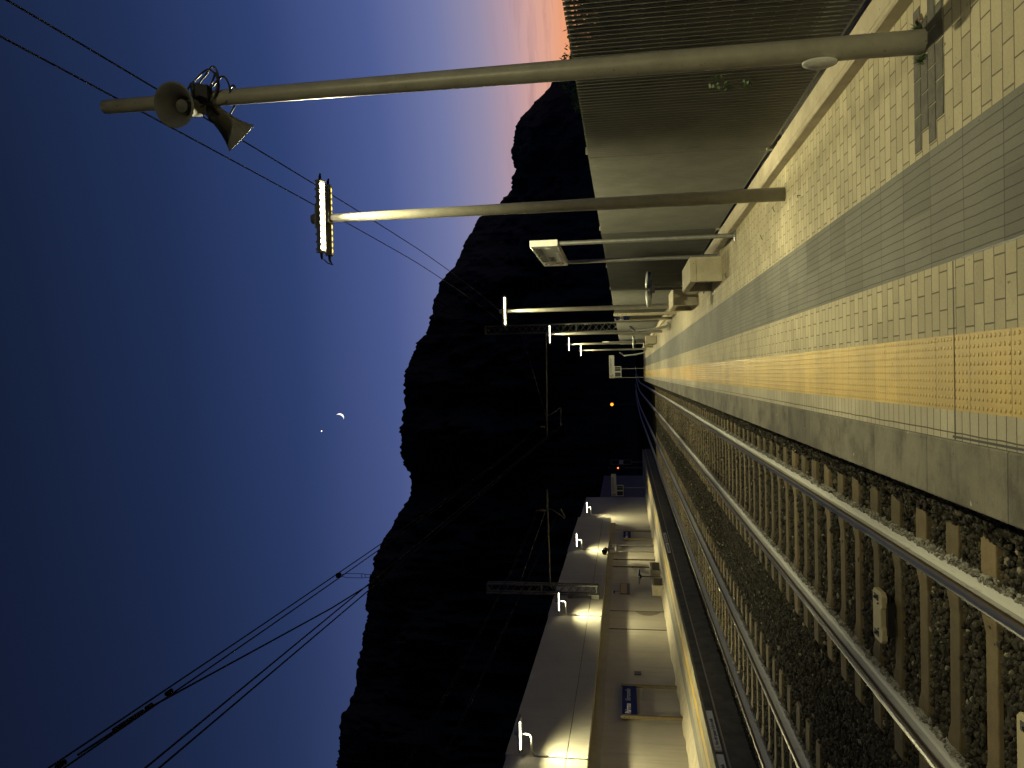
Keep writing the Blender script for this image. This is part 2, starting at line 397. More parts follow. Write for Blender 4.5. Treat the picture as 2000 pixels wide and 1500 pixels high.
# far platform
LY0, LY1 = -6., 80.
m = MB(); m.box(-10.72,-7.97,LY0,LY1,-1.04,-.004); m.box(-7.97,-7.90,LY0,LY1,-1.04,-.30)
tag(m.build('platform', M['darkconc']), kind='structure')
strip('paving', -10.71,-9.8, M['kerb'], LY0, LY1, .0); strip('paving', -9.8,-9.25, M['leftgrey'], LY0, LY1)
strip('paving', -9.25,-8.80, M['lefttan'], LY0, LY1); strip('tactile_strip', -8.72,-8.42, M['yellow'], LY0, LY1); strip('paving', -8.80,-8.72, M['leftgrey'], LY0, LY1)
m = MB(); m.box(-8.42,-7.93,LY0,LY1,-.07,.0); tag(m.build('platform_edge', M['lefttan'], bevel=.01), kind='structure')
m = MB(); m.box(-7.965,-7.885,LY0,LY1,-.30,-.275); tag(m.build('platform_ledge', M['kerb']), kind='structure')

# rough lime-spattered kerb at the foot of the far wall
m = MB(); ny = 130; rngk = random.Random(3); vs = []
for j in range(ny+1):
    y = 8+(66-8)*j/ny; w = .66+.07*rngk.random(); h = .05+.05*rngk.random()
    vs += [(-10.69,y,.004),(-10.69,y,h+.05),(-10.69+w*.55,y,h),(-10.69+w,y,.004)]
fs = [(4*j+k, 4*j+k+1, 4*j+5+k, 4*j+4+k) for j in range(ny) for k in range(3)]
m.add(vs, fs); k = m.build('rough_kerb', M['kerb'], smooth=True); tag(k, 'rough pale concrete kerb running along the foot of the far wall', 'kerb')

# ------------------------------------------------------------------ near kerb and louvred fence
m = MB(); vs = []; ny = 260; rk = random.Random(5)
for j in range(ny+1):
    y = -10+78*j/ny; a = .006*rk.random(); bq = .008*rk.random()
    vs += [(2.068,y,-.003),(2.068+.3*a,y,.088-a),(2.078+bq,y,.098),(2.102,y,.100-.3*a),(2.105,y,.096),(2.108,y,.101),(2.262,y,.103),(2.272,y,.096),(2.272,y,-.003)]
fs = [(9*j+k, 9*j+9+k, 9*j+10+k, 9*j+1+k) for j in range(ny) for k in range(8)]
m.add(vs, fs); k = m.build('low_kerb', M['kerb']); tag(k, 'low worn concrete kerb along the foot of the louvred fence', 'kerb')

fence = empty('louvre_fence', (2.33,30,0), 'long grey louvred metal fence of upright slats along the near platform', 'fence')
def loc(mb, name, mat, par, **kw):   # build with world numbers under a parent that stands elsewhere
    return mb.build(name, mat, None, **kw)
def under(o, par):
    o.parent = par; o.location = Vector(o.location)-par.location; return o
PITCH, WID = .0662, .0200; al = math.radians(26)
ex, ey = WID*math.sin(al), -WID*math.cos(al)
joints = [8.15+4.4*k for k in range(-3, 13)]
for a, bq in zip(joints[:-1], joints[1:]):
    m = MB(); y = a+.004
    while y < bq:
        t = .004; nx_, ny_ = math.cos(al)*t, math.sin(al)*t
        q = [(2.30,y),(2.30+ex,y+ey),(2.30+ex+nx_,y+ey+ny_),(2.30+nx_,y+ny_)]
        vs = [(x,yy,z) for z in (.135,1.99) for x,yy in q]
        m.add(vs, [(0,1,2,3),(7,6,5,4),(0,4,5,1),(1,5,6,2),(2,6,7,3),(3,7,4,0)])
        m.box(2.2950,2.3005,y-.0015,y+.0025,.135,1.99)
        y += PITCH
    for kz in range(13):
        z = .2+.143*kz; m.box(2.320,2.326,a+.03,bq-.03,z,z+.012)
    m.box(2.365,2.385,a+.03,bq-.03,1.955,1.985); m.box(2.30,2.385,a+.03,bq-.03,.118,.134)
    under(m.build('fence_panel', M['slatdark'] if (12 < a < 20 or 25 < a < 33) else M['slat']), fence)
for a in joints:
    m = MB(); m.box(2.35,2.41,a-.03,a+.03,-.0,2.02); m.box(2.285,2.43,a-.07,a+.07,.0,.016); m.box(2.27,2.35,a-.025,a+.025,.06,.16)
    under(m.build('fence_post', M['fencepost']), fence)

# ------------------------------------------------------------------ railway tracks
def centre(x0, y):   # straight through the station, then bending to the right
    d = max(0., y-115.); return x0+d*d/1150.
RP = [(-.075,-.172),(-.075,-.160),(-.03,-.148),(-.010,-.130),(-.0085,-.060),(-.018,-.046),(-.036,-.040),(-.036,-.012),(-.030,-.003),(-.015,0),
      (.015,0),(.030,-.003),(.036,-.012),(.036,-.040),(.018,-.046),(.0085,-.060),(.010,-.130),(.03,-.148),(.075,-.160),(.075,-.172)]
def rail(x0, y0, y1, par, z=-.6):
    ys = [y0+(115-y0)*i/40 for i in range(41)]+[115+6*i for i in range(1,int((y1-115)/6)+1)]
    n = len(RP); vs = []; fs = []; mi = []
    for y in ys: vs += [(centre(x0,y)+p[0], y, z+p[1]) for p in RP]
    for j in range(len(ys)-1):
        for k in range(n-1):
            fs.append((j*n+k, (j+1)*n+k, (j+1)*n+k+1, j*n+k+1)); mi.append(2 if 8<=k<=10 else (1 if k in (5,6,7,11,12,13) else 0))
    q = MB(); q.v = vs; q.f = fs; q.mi = mi
    return under(q.build('rail', [M['railweb'], M['railside'], M['railtop']]), par)
def sleeper_mesh():
    q = MB(); secs = [(-1.30,-.80,.10,.14),(-1.27,-.772,.105,.15),(-1.0,-.768,.115,.15),(-.55,-.768,.105,.15),(-.45,-.782,.085,.135),(.45,-.782,.085,.135),(.55,-.768,.105,.15),(1.0,-.768,.115,.15),(1.27,-.772,.105,.15),(1.30,-.80,.10,.14)]
    vs = []
    for x,z,wt,wb in secs: vs += [(x,-wb,-.95),(x,-wt,z),(x,wt,z),(x,wb,-.95)]
    fs = [(4*j+k, 4*j+4+k, 4*j+5+k, 4*j+1+k) for j in range(len(secs)-1) for k in range(3)]
    fs += [(0,1,2,3), tuple(4*(len(secs)-1)+k for k in (3,2,1,0))]
    q.add(vs, fs); return q
def clip_mesh(xr, s):
    q = MB(); q.box(xr+s*.105-.028, xr+s*.105+.028, -.05,.05, -.772,-.748); pts = []
    for k in range(15):
        t = k/14; a = t*2.6*PI
        pts.append((xr+s*(.095+.024*math.cos(a)), -.04+.08*t, -.742+.010*math.sin(a)))
    q.tube(pts, .007, 6); q.tube([(xr+s*.105,0,-.76),(xr+s*.105,0,-.728)], .012, 6)
    return q
sl_proto = sleeper_mesh().build('sleeper', M['sleeper'], bevel=.008)
cl_proto = [clip_mesh(r*.7305, s_).build('fastening', M['clip'], smooth=True) for r in (-1,1) for s_ in (-1,1)]
for c in [sl_proto]+cl_proto: COL.objects.unlink(c)
def track(x0, label, ystart, nsl, nclip):
    t = empty('railway_track', (x0, 30, -.6), label, 'railway track', 'railway tracks through the station')
    for s in (-1,1): rail(x0+s*.7305, -8, 260, t)
    for k in range(nsl):
        y = ystart+.6*k
        s_ = sl_proto.copy(); COL.objects.link(s_); s_.parent = t; s_.location = (random.uniform(-.03,.03)*(k >= nclip), y-30+random.uniform(-.018,.018), .6+random.uniform(-.006,.004)); s_.rotation_euler = (0,0,random.uniform(-.016,.016))
        if k < nclip:
            for c in cl_proto:
                d = c.copy(); COL.objects.link(d); d.parent = s_; d.location = (0,0,0)
    return t
T1, T2 = -2.29, -6.20
track(T1, 'railway track beside the near platform with white-limed rails', 3.75, 100, 30)
track(T2, 'railway track beside the far platform in front of the lit wall', 9.2, 90, 18)

# ballast stones
ICO_V = None
def stones(n, xr, yr, rr, ztop, seed, octa=False):
    g = np.random.default_rng(seed)
    x = g.uniform(*xr, n); y = g.uniform(*yr, n)
    keep = np.ones(n, bool)
    keep &= (x > -.62*y-1.2)
    for tc, ys in ((T1,3.75),(T2,9.2)):
        ph = (y-ys+.3)%.6-.3
        on = (np.abs(ph) < .112+.03*g.random(n)) & (np.abs(x-tc) < 1.32) & (x < -1.14+.08*g.random(n))
        keep &= ~(on & (g.random(n) > .02))
        for s in (-1,1): keep &= np.abs(x-tc-s*.7305) > .10
    keep &= ~((x > -1.14) & (g.random(n) < 0))
    x, y = x[keep], y[keep]; n = len(x)
    if octa:
        bv = np.array([(1,0,0),(-1,0,0),(0,1,0),(0,-1,0),(0,0,1),(0,0,-1)], float)
        bf = np.array([(0,2,4),(2,1,4),(1,3,4),(3,0,4),(2,0,5),(1,2,5),(3,1,5),(0,3,5)])
    else:
        p = (1+5**.5)/2
        bv = np.array([(-1,p,0),(1,p,0),(-1,-p,0),(1,-p,0),(0,-1,p),(0,1,p),(0,-1,-p),(0,1,-p),(p,0,-1),(p,0,1),(-p,0,-1),(-p,0,1)])/math.hypot(1,p)
        bf = np.array([(0,11,5),(0,5,1),(0,1,7),(0,7,10),(0,10,11),(1,5,9),(5,11,4),(11,10,2),(10,7,6),(7,1,8),(3,9,4),(3,4,2),(3,2,6),(3,6,8),(3,8,9),(4,9,5),(2,4,11),(6,2,10),(8,6,7),(9,8,1)])
    nv, nf = len(bv), len(bf)
    r = g.uniform(*rr, n)
    sc = np.stack([r*g.uniform(.7,1.35,n), r*g.uniform(.6,1.1,n), r*g.uniform(.55,.95,n)], 1)
    V = bv[None]*(1+g.uniform(-.28,.22,(n,nv,1)))*sc[:,None,:]
    a = g.uniform(0,2*PI,n); b = g.uniform(-.6,.6,n)
    ca, sa, cb, sb = np.cos(a), np.sin(a), np.cos(b), np.sin(b)
    Y2 = V[:,:,1]*cb[:,None]-V[:,:,2]*sb[:,None]; Z2 = V[:,:,1]*sb[:,None]+V[:,:,2]*cb[:,None]
    X3 = V[:,:,0]*ca[:,None]-Y2*sa[:,None]; Y3 = V[:,:,0]*sa[:,None]+Y2*ca[:,None]
    z = ztop+g.uniform(-.03,.012,n)
    z = z+np.clip((x+1.20)/.5,0,1.05)*.62
    mid = np.abs(x-(T1+T2)/2); z = z-np.clip(.55-mid,0,.5)*.05
    W = np.stack([X3+x[:,None], Y3+y[:,None], Z2+z[:,None]], 2).reshape(-1,3)
    F = (bf[None]+(np.arange(n)*nv)[:,None,None]).reshape(-1,3)
    return W, F
parts = [stones(34000,(-6.6,-.60),(3.0,9.0),(.019,.036),-.80,1), stones(38000,(-7.9,-.60),(9.0,20.),(.022,.040),-.80,2), stones(42000,(-7.9,-.60),(20.,62.),(.03,.052),-.80,3,True)]
Wv, Fv, o = [], [], 0
for W, F in parts: Wv.append(W); Fv.append(F+o); o += len(W)
Wv = np.concatenate(Wv); Fv = np.concatenate(Fv)
me = bpy.data.meshes.new('ballast'); me.vertices.add(len(Wv)); me.vertices.foreach_set('co', Wv.ravel())
me.loops.add(Fv.size); me.loops.foreach_set('vertex_index', Fv.ravel().astype(np.int32))
me.polygons.add(len(Fv)); me.polygons.foreach_set('loop_start', np.arange(0,Fv.size,3,dtype=np.int32)); 
me.update(calc_edges=True); me.validate(); me.shade_flat(); me.materials.append(M['stone'])
ob = bpy.data.objects.new('ballast', me); COL.objects.link(ob); tag(ob, 'dark crushed stone ballast between and beside the rails', 'ballast', kind='stuff')

def limed(seed):
    g = np.random.default_rng(seed); P = []
    for tc in (T1,T2):
        for s_ in (-1,1):
            n = 5200; y = 3+g.random(n)**1.5*30
            off = g.choice([-1,1],n)*(.078+.058*g.random(n)**1.5); P.append(np.stack([tc+s_*.7305+off, y, -.772+.02*g.random(n)-.12*np.clip(np.abs(off)-.11,0,1)],1))
    P = np.concatenate(P); n = len(P)
    bv = np.array([(1,0,0),(-1,0,0),(0,1,0),(0,-1,0),(0,0,1),(0,0,-1)], float)
    bf = np.array([(0,2,4),(2,1,4),(1,3,4),(3,0,4),(2,0,5),(1,2,5),(3,1,5),(0,3,5)])
    V = bv[None]*(.010+.014*g.random((n,1,1)))*g.uniform(.6,1.4,(n,6,1)); a = g.uniform(0,2*PI,n)
    ca, sa = np.cos(a)[:,None], np.sin(a)[:,None]
    Wd = np.stack([V[:,:,0]*ca-V[:,:,1]*sa, V[:,:,0]*sa+V[:,:,1]*ca, V[:,:,2]+.4*V[:,:,0]],2)+P[:,None,:]
    F = (bf[None]+(np.arange(n)*6)[:,None,None]).reshape(-1,3)
    me = bpy.data.meshes.new('limed_ballast'); me.from_pydata(Wd.reshape(-1,3).tolist(), [], F.tolist()); me.materials.append(M['limed']); me.update()
    o = bpy.data.objects.new('limed_ballast', me); COL.objects.link(o); tag(o, 'white-spattered small stones lying along the feet of the rails', 'ballast', kind='stuff')
limed(9)
# balises between the near rails
def balise(y, label):
    t = empty('track_beacon', (-2.33,y,-.765), label, 'track beacon', 'cream track beacons between the near rails')
    q = MB(); a, bq, c = .24, .13, .035
    out = [(-a+c,-bq),(-.10,-bq),(-.085,-bq+.035),(.085,-bq+.035),(.10,-bq),(a-c,-bq),(a,-bq+c),(a,bq-c),(a-c,bq),(-a+c,bq),(-a,bq-c),(-a,-bq+c)]
    n = len(out); q.add([(x,yy,z) for z in (.05,.10) for x,yy in out], [tuple(range(n-1,-1,-1)), tuple(range(n,2*n))]+[(k,(k+1)%n,n+(k+1)%n,n+k) for k in range(n)])
    q.build('body', M['balise'], t, bevel=.006)
    q = MB(); q.box(-.2,.2,-.05,.05,-.01,.049); q.box(-.15,.15,-.17,-.131,-.0,.06); q.build('mount', M['black'], t)
    for s in (-1,1):
        q = MB(); q.box(s*.17-.028,s*.17+.028,-.035,.075,.1005,.106); q.tube([(s*.17,.02,.1),(s*.17,.02,.125)],.014,8); q.tube([(s*.12,-.03,.1),(s*.12,-.03,.110)],.009,8)
        q.build('bolt_plate', M['darkpaint'], t)
balise(7.55, 'cream track beacon farther up the near track, dark bolt plates at its ends')
balise(4.85, 'cream track beacon nearest the camera, between the near rails')

# ------------------------------------------------------------------ platform lamps
def head(par, org):
    """two LED bars on a saddle bracket; org = top of the post"""
    ox, oy, oz = org
    for s in (-1,1):
        yc = oy+s*.115; RT = Matrix.Translation((ox,yc,oz+.07)) @ Matrix.Rotation(math.radians(-30 if s < 0 else 12),4,'X')
        def put(mb):
            mb.v = [tuple(RT @ Vector(v)) for v in mb.v]; return mb
        q = MB(); q.box(-.39,.39,-.04,.04,-.02,.025)
        for k in range(9): q.box(-.37+.083*k, -.35+.083*k, -.038, .038, .025, .05)
        q.box(-.40,-.385,-.042,.042,-.035,.04); q.box(.385,.40,-.042,.042,-.035,.04); q.box(-.385,.385,.033,.04,-.036,-.02); q.box(-.385,.385,-.04,-.033,-.036,-.02)
        bar = put(q).build('light_bar', M['housing'], par)
        q = MB()
        q.box(-.375,.375,-.018,.018,-.026,-.0205,1)
        for k in range(11): q.lathe([(.0,-.017),(.017,-.013),(.0265,0)], 10, Matrix.Translation((-.345+.069*k,0,-.0255)))
        put(q).build('led_row', [M['led'],M['lens']] if s < 0 else [M['ledrear'],M['ledrear']], bar)
        for e_ in (-1,1):
            q = MB(); q.tube([(e_*.40,0,0),(e_*.44,0,0),(e_*.475,0,-.008)], [.016,.015,.009], 8); put(q).build('cable_gland', M['black'], bar)
    q = MB(); q.tube([(ox-.47,oy-.105,oz+.05),(ox-.51,oy-.07,oz+.02),(ox-.515,oy,oz+.0),(ox-.51,oy+.07,oz+.02),(ox-.47,oy+.105,oz+.05)], .007, 6); q.build('link_cable', M['cable'], par)
    q = MB(); q.box(ox-.13,ox+.13,oy-.15,oy+.15,oz+.112,oz+.125); q.box(ox-.06,ox+.06,oy-.07,oy+.07,oz+.0,oz+.112)
    q.lathe([(.0,.07),(.05,.065),(.06,.03),(.055,0),(.055,-.03)], 14, Matrix.Translation((ox,oy,oz+.155)))
    q.build('bracket', M['housing'], par)
LIGHTS = []
def spot(name, at, power, par, size=118, blend=.45, tgt=(0,0,-1)):
    l = bpy.data.lights.new(name, 'SPOT'); l.energy = power; l.spot_size = math.radians(size); l.spot_blend = blend; l.shadow_soft_size = .06
    l.color = LCOL
    o = bpy.data.objects.new(name, l); COL.objects.link(o); o.location = at; o.parent = par
    o.rotation_euler = Vector(tgt).to_track_quat('-Z','Y').to_euler(); return o
LCOL = (1,.92,.50)
PW = 1000.
def lamp(x, y, h, label, horns=False):
    t = empty('platform_lamp', (x,y,0), label, 'lamp post', 'lamp posts along the near platform')
    q = MB(); q.tube([(0,0,0),(0,0,.9),(0,0,2.4),(0,0,h-.03),(0,0,h)], [.072,.070,.062,.047,.040], 20)
    q.build('pole', M['pole'], t, smooth=True)
    head(t, (0,0,h))
    for s in (-1,1): spot('lamp_light', (0, s*.13, h-.01), PW, t, 120, .75, (.13, s*.80, -1))
    return t
LAMP_Y = [(-4.4,'lamp post standing behind the camera on the near platform'),(8.11,'tall lamp post nearest the camera, its twin bars blazing against the dusk sky'),(20.95,'second lit lamp post, rising behind the two concrete benches'),
          (33.7,'third lit lamp post, just beyond the leaning rail'),(45.4,'fourth lit lamp post, with loudspeakers below its light bars'),(57.7,'farthest and smallest lit lamp post at the platform end')]
lamps = [lamp(1.80, y, 4.87, lb) for y, lb in LAMP_Y]

def horn(name, par, back, d, L=.27, R=.13, mi=None):
    Mx = axis_mat(back, d)
    q = MB(); prof = [(.0,-.02),(.045,-.015),(.05,0),(.05,.06),(.055,.065)]
    for k in range(13):
        t = k/12; prof.append((.055+(R-.055)*t**2.0, .07+(L-.07)*t))
    prof += [(R+.006, L+.004),(R-.004, L+.006)]
    for k in range(11):
        t = 1-k/10; prof.append((.05+(R-.012-.05)*t**2.0, .09+(L-.09)*t))
    prof += [(.0,.09)]
    q.lathe(prof, 28, Mx); h = q.build(name, M['horn'], par, smooth=True)
    q = MB(); q.lathe([(.0,L*.80),(.012,L*.79),(.022,L*.74),(.038,L*.70),(.04,L*.5),(.035,.1)], 18, Mx); q.build('horn_core', M['horn'], h, smooth=True)
    return h
# the loudspeaker post in the foreground
sp = empty('loudspeaker_post', (1.78,4.46,0), 'tall bare grey post in the foreground carrying two horn loudspeakers', 'loudspeaker post')
q = MB(); q.tube([(0,0,0),(0,0,.9),(0,0,2.5),(0,0,4.9),(0,0,4.93)], [.066,.0635,.056,.044,.040], 24); q.build('pole', M['pole'], sp, smooth=True)
horn('horn', sp, (-.075,-.05,4.25), (-.25,-1,.04), .25, .125)
horn('horn', sp, (-.02,.03,4.25), (-.58,.52,-.52), .28, .115)
q = MB(); q.tube([(-.09,-.06,4.25),(.07,-.06,4.28),(.08,.05,4.28),(-.07,.07,4.23)], .018, 8); q.box(-.075,.075,-.075,.075,4.22,4.255); q.box(-.06,.05,-.10,-.04,4.16,4.22); q.tube([(-.1,.02,4.15),(.06,-.06,4.28)],.013,8)
q.build('bracket', M['darkpaint'], sp)
q = MB()
for (cx,cz,r1,r2,ph,yo) in ((.10,4.235,.085,.10,.2,-.085),(.115,4.225,.09,.085,.6,-.07),(.05,4.20,.10,.075,1.1,-.095),(.06,4.16,.085,.085,.4,-.06),(.03,4.19,.11,.09,.9,.08)):
    q.tube([(cx+r1*math.cos(a+ph)-.045, yo+.03*math.sin(2*a+ph), cz-.045+r2*math.sin(a)) for a in [2*PI*k/28 for k in range(28)]], .0062, 6, closed=True)
q.build('cable_loop', M['cable'], sp, smooth=True)
q = MB(); Mx = axis_mat((-.078,-.03,.55), (-1,-.25,0))
q.lathe([(.045,0),(.045,.012),(.035,.022),(.0,.024)], 20, Mx); q.v = [(v[0],v[1],.55+(v[2]-.55)*2.1) for v in q.v]; q.build('access_cover', M['white'], sp, smooth=True)

# ------------------------------------------------------------------ signs on posts
def circle_pict(par, at, rot, r):
    """round prohibition pictogram, flat against its board"""
    q = MB(); n = 28; vs = []; 
    for k in range(n): a = 2*PI*k/n; vs += [(r*math.cos(a), r*math.sin(a), 0),(r*.78*math.cos(a), r*.78*math.sin(a), 0)]
    q.add(vs, [(2*k, (2*k+2)%(2*n), (2*k+3)%(2*n), 2*k+1) for k in range(n)])
    c, s = math.cos(.78), math.sin(.78); w = r*.1; L = r*.8
    q.add([(-L*c-w*s,L*s-w*c,.0006),(L*c-w*s,-L*s-w*c,.0006),(L*c+w*s,-L*s+w*c,.0006),(-L*c+w*s,L*s+w*c,.0006)], [(0,1,2,3)])
    o = q.build('pictogram', M['red'], par); o.location = at; o.rotation_euler = rot
    q = MB(); q.lathe([(.0,.0008),(r*.13,.0008)], 12, Matrix.Translation((0,r*.42,0)))
    q.add([(-.12*r,-.6*r,.0008),(.1*r,-.6*r,.0008),(.2*r,.25*r,.0008),(-.2*r,.25*r,.0008)], [(0,1,2,3)])
    o2 = q.build('walker_mark', M['ink'], o)
    return o
def track_sign(at, label, side, group='white track-crossing signs on twin posts'):
    """board parallel to the rails; side +1 = stands on the near platform facing -x"""
    t = empty('prohibition_sign', at, label, 'sign', group)
    s = side; q = MB(); q.box(-.05,.05,-1.06,1.06,2.62,3.05); q.build('board', M['white'], t, bevel=.008)
    for yy in (-.98,.98):
        q = MB(); q.tube([(0,yy,0),(0,yy,2.62)], .034, 12); q.lathe([(.08,0),(.08,.012),(.036,.03)], 14, Matrix.Translation((0,yy,0))); q.build('post', M['galv'], t, smooth=True)
    R = FACE_TRACK_R if s > 0 else FACE_TRACK_L; xf = -.0525*s; y0 = .78*s
    circle_pict(t, (xf, y0, 2.835), R, .17)
    d = -s
    text_obj('lettering', 'VIETATO ATTRAVERSARE', .155, M['ink'], t, (xf, y0+d*.26, 2.945), R, .004, ext=.001, sx=.80)
    text_obj('lettering', 'I BINARI', .155, M['ink'], t, (xf, y0+d*.26, 2.815), R, .004, ext=.001, sx=.95)
    text_obj('lettering', 'Do not cross the tracks', .095, M['letterdim'], t, (xf, y0+d*.26, 2.70), R, 0, ext=.001)
    return t
track_sign((2.0,12.55,0), 'white track-crossing sign on twin posts nearest the camera, beside the first bench', 1)
track_sign((2.03,50.3,0), 'white track-crossing sign seen edge-on far down the near platform', 1)
track_sign((-10.5,45.8,0), 'white track-crossing sign on twin posts against the far wall', -1)
s2 = bpy.data.objects['prohibition_sign.002']; s2.scale = (1,.85,.9)
# low boundary shadow plate behind the first sign
# end-of-platform boards facing the camera
def end_board(at, label, sc=1.):
    t = empty('end_sign', at, label, 'sign', 'white boards across the platform ends')
    q = MB(); q.box(-1.0,1.0,-.05,.05,2.56,3.0); q.build('board', M['whiteplain'], t, bevel=.006)
    for x in (-.98,-.2):
        q = MB(); q.tube([(x,0,0),(x,0,2.6)], .03, 10); q.build('post', M['galv'], t, smooth=True)
    for k in range(2):
        x0 = -.93+.48*k; q = MB()
        q.box(x0,x0+.47,-.03,.03,2.50,2.555); q.box(x0,x0+.47,-.03,.03,1.95,2.0); q.box(x0,x0+.05,-.03,.03,2.0,2.50); q.box(x0+.42,x0+.47,-.03,.03,2.0,2.50)
        f = q.build('frame', M['whiteplain'], t); q = MB(); q.box(x0+.05,x0+.42,-.01,.01,2.0,2.5); q.build('panel', M['ink'], f)
    circle_pict(t, (-.82,-.0525,2.78), FACE_CAM, .15)
    text_obj('lettering', 'VIETATO ATTRAVERSARE I BINARI', .11, M['ink'], t, (-.6,-.0525,2.84), FACE_CAM, .003, ext=.001, sx=.78)
    text_obj('lettering', 'Do not cross the tracks', .08, M['letterdim'], t, (-.6,-.0525,2.68), FACE_CAM, 0, ext=.001)
    t.scale = (sc,sc,sc); return t
end_board((.60,67.2,0), 'white board on posts across the end of the near platform, two square frames under it')
end_board((-9.75,66.5,0), 'white board on posts across the end of the far platform, before the dark wall')

def name_sign(at, label, side):
    t = empty('station_sign', at, label, 'station sign', 'blue station name signs on twin posts')
    s = side
    q = MB(); q.box(-.02,.02,-1.10,1.10,1.46,1.93); q.build('board', M['blue'], t)
    for yy in (-1.16,1.16):
        q = MB(); q.box(-.045,.045,yy-.055,yy+.055,0,1.97)
        p = q.build('post', M['brown'] if s < 0 else M['tanpost'], t, bevel=.006); q = MB()
        for z in (1.84,1.70,1.56): q.lathe([(.0,.003),(.016,.003),(.016,0)], 10, axis_mat((-.045*s if False else (.0), yy-.055, z), (0,-1,0)))
        q.build('bolt_hole', M['ink'], p)
    R = FACE_TRACK_R if s > 0 else FACE_TRACK_L; xf = -.0225*s; d = -s; y0 = .98*s
    text_obj('lettering', 'Palermo', .24, M['letter'], t, (xf, y0, 1.735), R, .008, ext=.001, sx=.88)
    text_obj('lettering', 'Sferracavallo', .23, M['letterdim'], t, (xf, y0+d*.90, 1.735), R, 0., .25, ext=.001, sx=.80)
    return t
name_sign((-10.56,24.6,0), 'blue station name sign on brown posts at the near end of the far wall', -1)
name_sign((-10.56,49.9,0), 'smaller-looking blue station name sign farther along the far wall', -1)
name_sign((1.88,25.75,0), 'station name sign seen edge-on beside the fence, drilled beige posts', 1)

# ------------------------------------------------------------------ benches and bin stands
def bench(at, label, group, w=.42, L=1.7, h=.53, back=False):
    t = empty('concrete_bench', at, label, 'bench', group)
    q = MB(); q.box(-w/2,w/2,-L/2,L/2,h-.11,h); q.build('seat', M['bench'], t, bevel=.01)
    for s in (-1,1):
        q = MB(); y = s*(L/2-.07); q.box(-w/2+.003,w/2-.003,y-.066,y+.066,0,h-.11); q.build('leg', M['bench'], t, bevel=.008)
    return t
GB = 'concrete benches on the near platform'
bench((1.73,14.0,0), 'pale concrete bench nearest the camera, beside the twin-post sign', GB)
bench((1.73,18.5,0), 'second concrete bench, just behind the bin stand', GB)
bench((1.72,40.9,0), 'farther concrete bench past the third lamp post', GB)
bench((1.72,45.6,0), 'farthest concrete bench near the fourth lamp post', GB)
GL = 'concrete benches under the far wall'
bench((-10.38,37.3,0), 'concrete bench under the far wall below the yellow notice', GL, .5, 1.6, .54)
bench((-10.38,40.2,0), 'concrete bench under the far wall, farther one past the bin stand', GL, .5, 1.8, .54)

def bin_stand(at, label, lids):
    t = empty('bin_stand', at, label, 'bin stand', 'black bin stands with oval lids')
    q = MB(); q.tube([(0,0,0),(0,0,1.06)], .026, 12); q.lathe([(.13,0),(.13,.015),(.03,.03)], 16); q.box(-.08,.08,-.05,.05,1.00,1.09); q.build('post', M['black'], t)
    for n_, (cx, cy, tilt) in enumerate(lids):
        Mx = Matrix.Translation((cx,cy,1.14)) @ Matrix.Rotation(tilt,4,'Y')
        q = MB(); q.lathe([(.0,.046),(.12,.044),(.165,.034),(.178,.018),(.176,.010)], 28, Mx)
        lid = q.build('lid', M['whiteplain'], t, smooth=True)
        q = MB(); q.lathe([(.172,.012),(.176,-.03),(.165,-.055),(.15,-.06),(.0,-.06)], 28, Mx); q.build('rim', M['glassblue'] if n_ == 0 else M['galv'], lid, smooth=True)
        q = MB(); q.box(min(0,cx)*.0+min(cx,0)+.0, max(cx,0), cy*.5-.02, cy*.5+.02, 1.06, 1.08); q.build('arm', M['darkpaint'], t)
    return t
bin_stand((1.74,16.1,0), 'black bin stand with flat oval lids between the two nearest benches', [(.20,.0,.10),(-.19,.02,-.06)])
bin_stand((1.74,43.2,0), 'black bin stand with oval lids far down the near platform', [(-.19,.05,-.1),(.19,.0,.06),(.02,-.2,0)])
bin_stand((-10.3,38.75,0), 'black bin stand with lids between the benches under the far wall', [(.20,0,.1),(-.19,0,-.06)])

def leaning_rail(at, label, sc):
    t = empty('leaning_rail', at, label, 'leaning rail', 'bent steel leaning rails')
    for yy in (-.45,.45):
        q = MB(); pts = [(0,0),(-.10,.55),(-.16,1.20),(.05,1.45)]
        for (x0,z0),(x1,z1) in zip(pts[:-1],pts[1:]):
            d = Vector((x1-x0,0,z1-z0)).normalized(); nrm = Vector((d.z,0,-d.x))*.03
            q.add([(x0-nrm.x,yy-.03,z0-nrm.z),(x0+nrm.x,yy-.03,z0+nrm.z),(x1+nrm.x,yy-.03,z1+nrm.z),(x1-nrm.x,yy-.03,z1-nrm.z),
                   (x0-nrm.x,yy+.03,z0-nrm.z),(x0+nrm.x,yy+.03,z0+nrm.z),(x1+nrm.x,yy+.03,z1+nrm.z),(x1-nrm.x,yy+.03,z1-nrm.z)],
                  [(0,1,2,3),(7,6,5,4),(0,4,5,1),(1,5,6,2),(2,6,7,3),(3,7,4,0)])
        q.box(-.05,.14,yy-.05,yy+.05,0,.02); q.build('upright', M['galv'], t, bevel=.004)
    q = MB(); q.box(-.02,.02,-.55,.55,-.14,.14, rot=Matrix.Rotation(.70,3,'Y')); q.v = [(v[0]-.055, v[1], v[2]+1.33) for v in q.v]; q.build('backrest', M['darkpaint'], t, bevel=.006)
    t.scale = (sc,sc,sc); return t
leaning_rail((1.76,29.6,0), 'bent dark leaning rail before the third lamp post', 1.)
leaning_rail((1.66,63.0,0), 'bent grey leaning rail alone at the end of the near platform', 1.4)

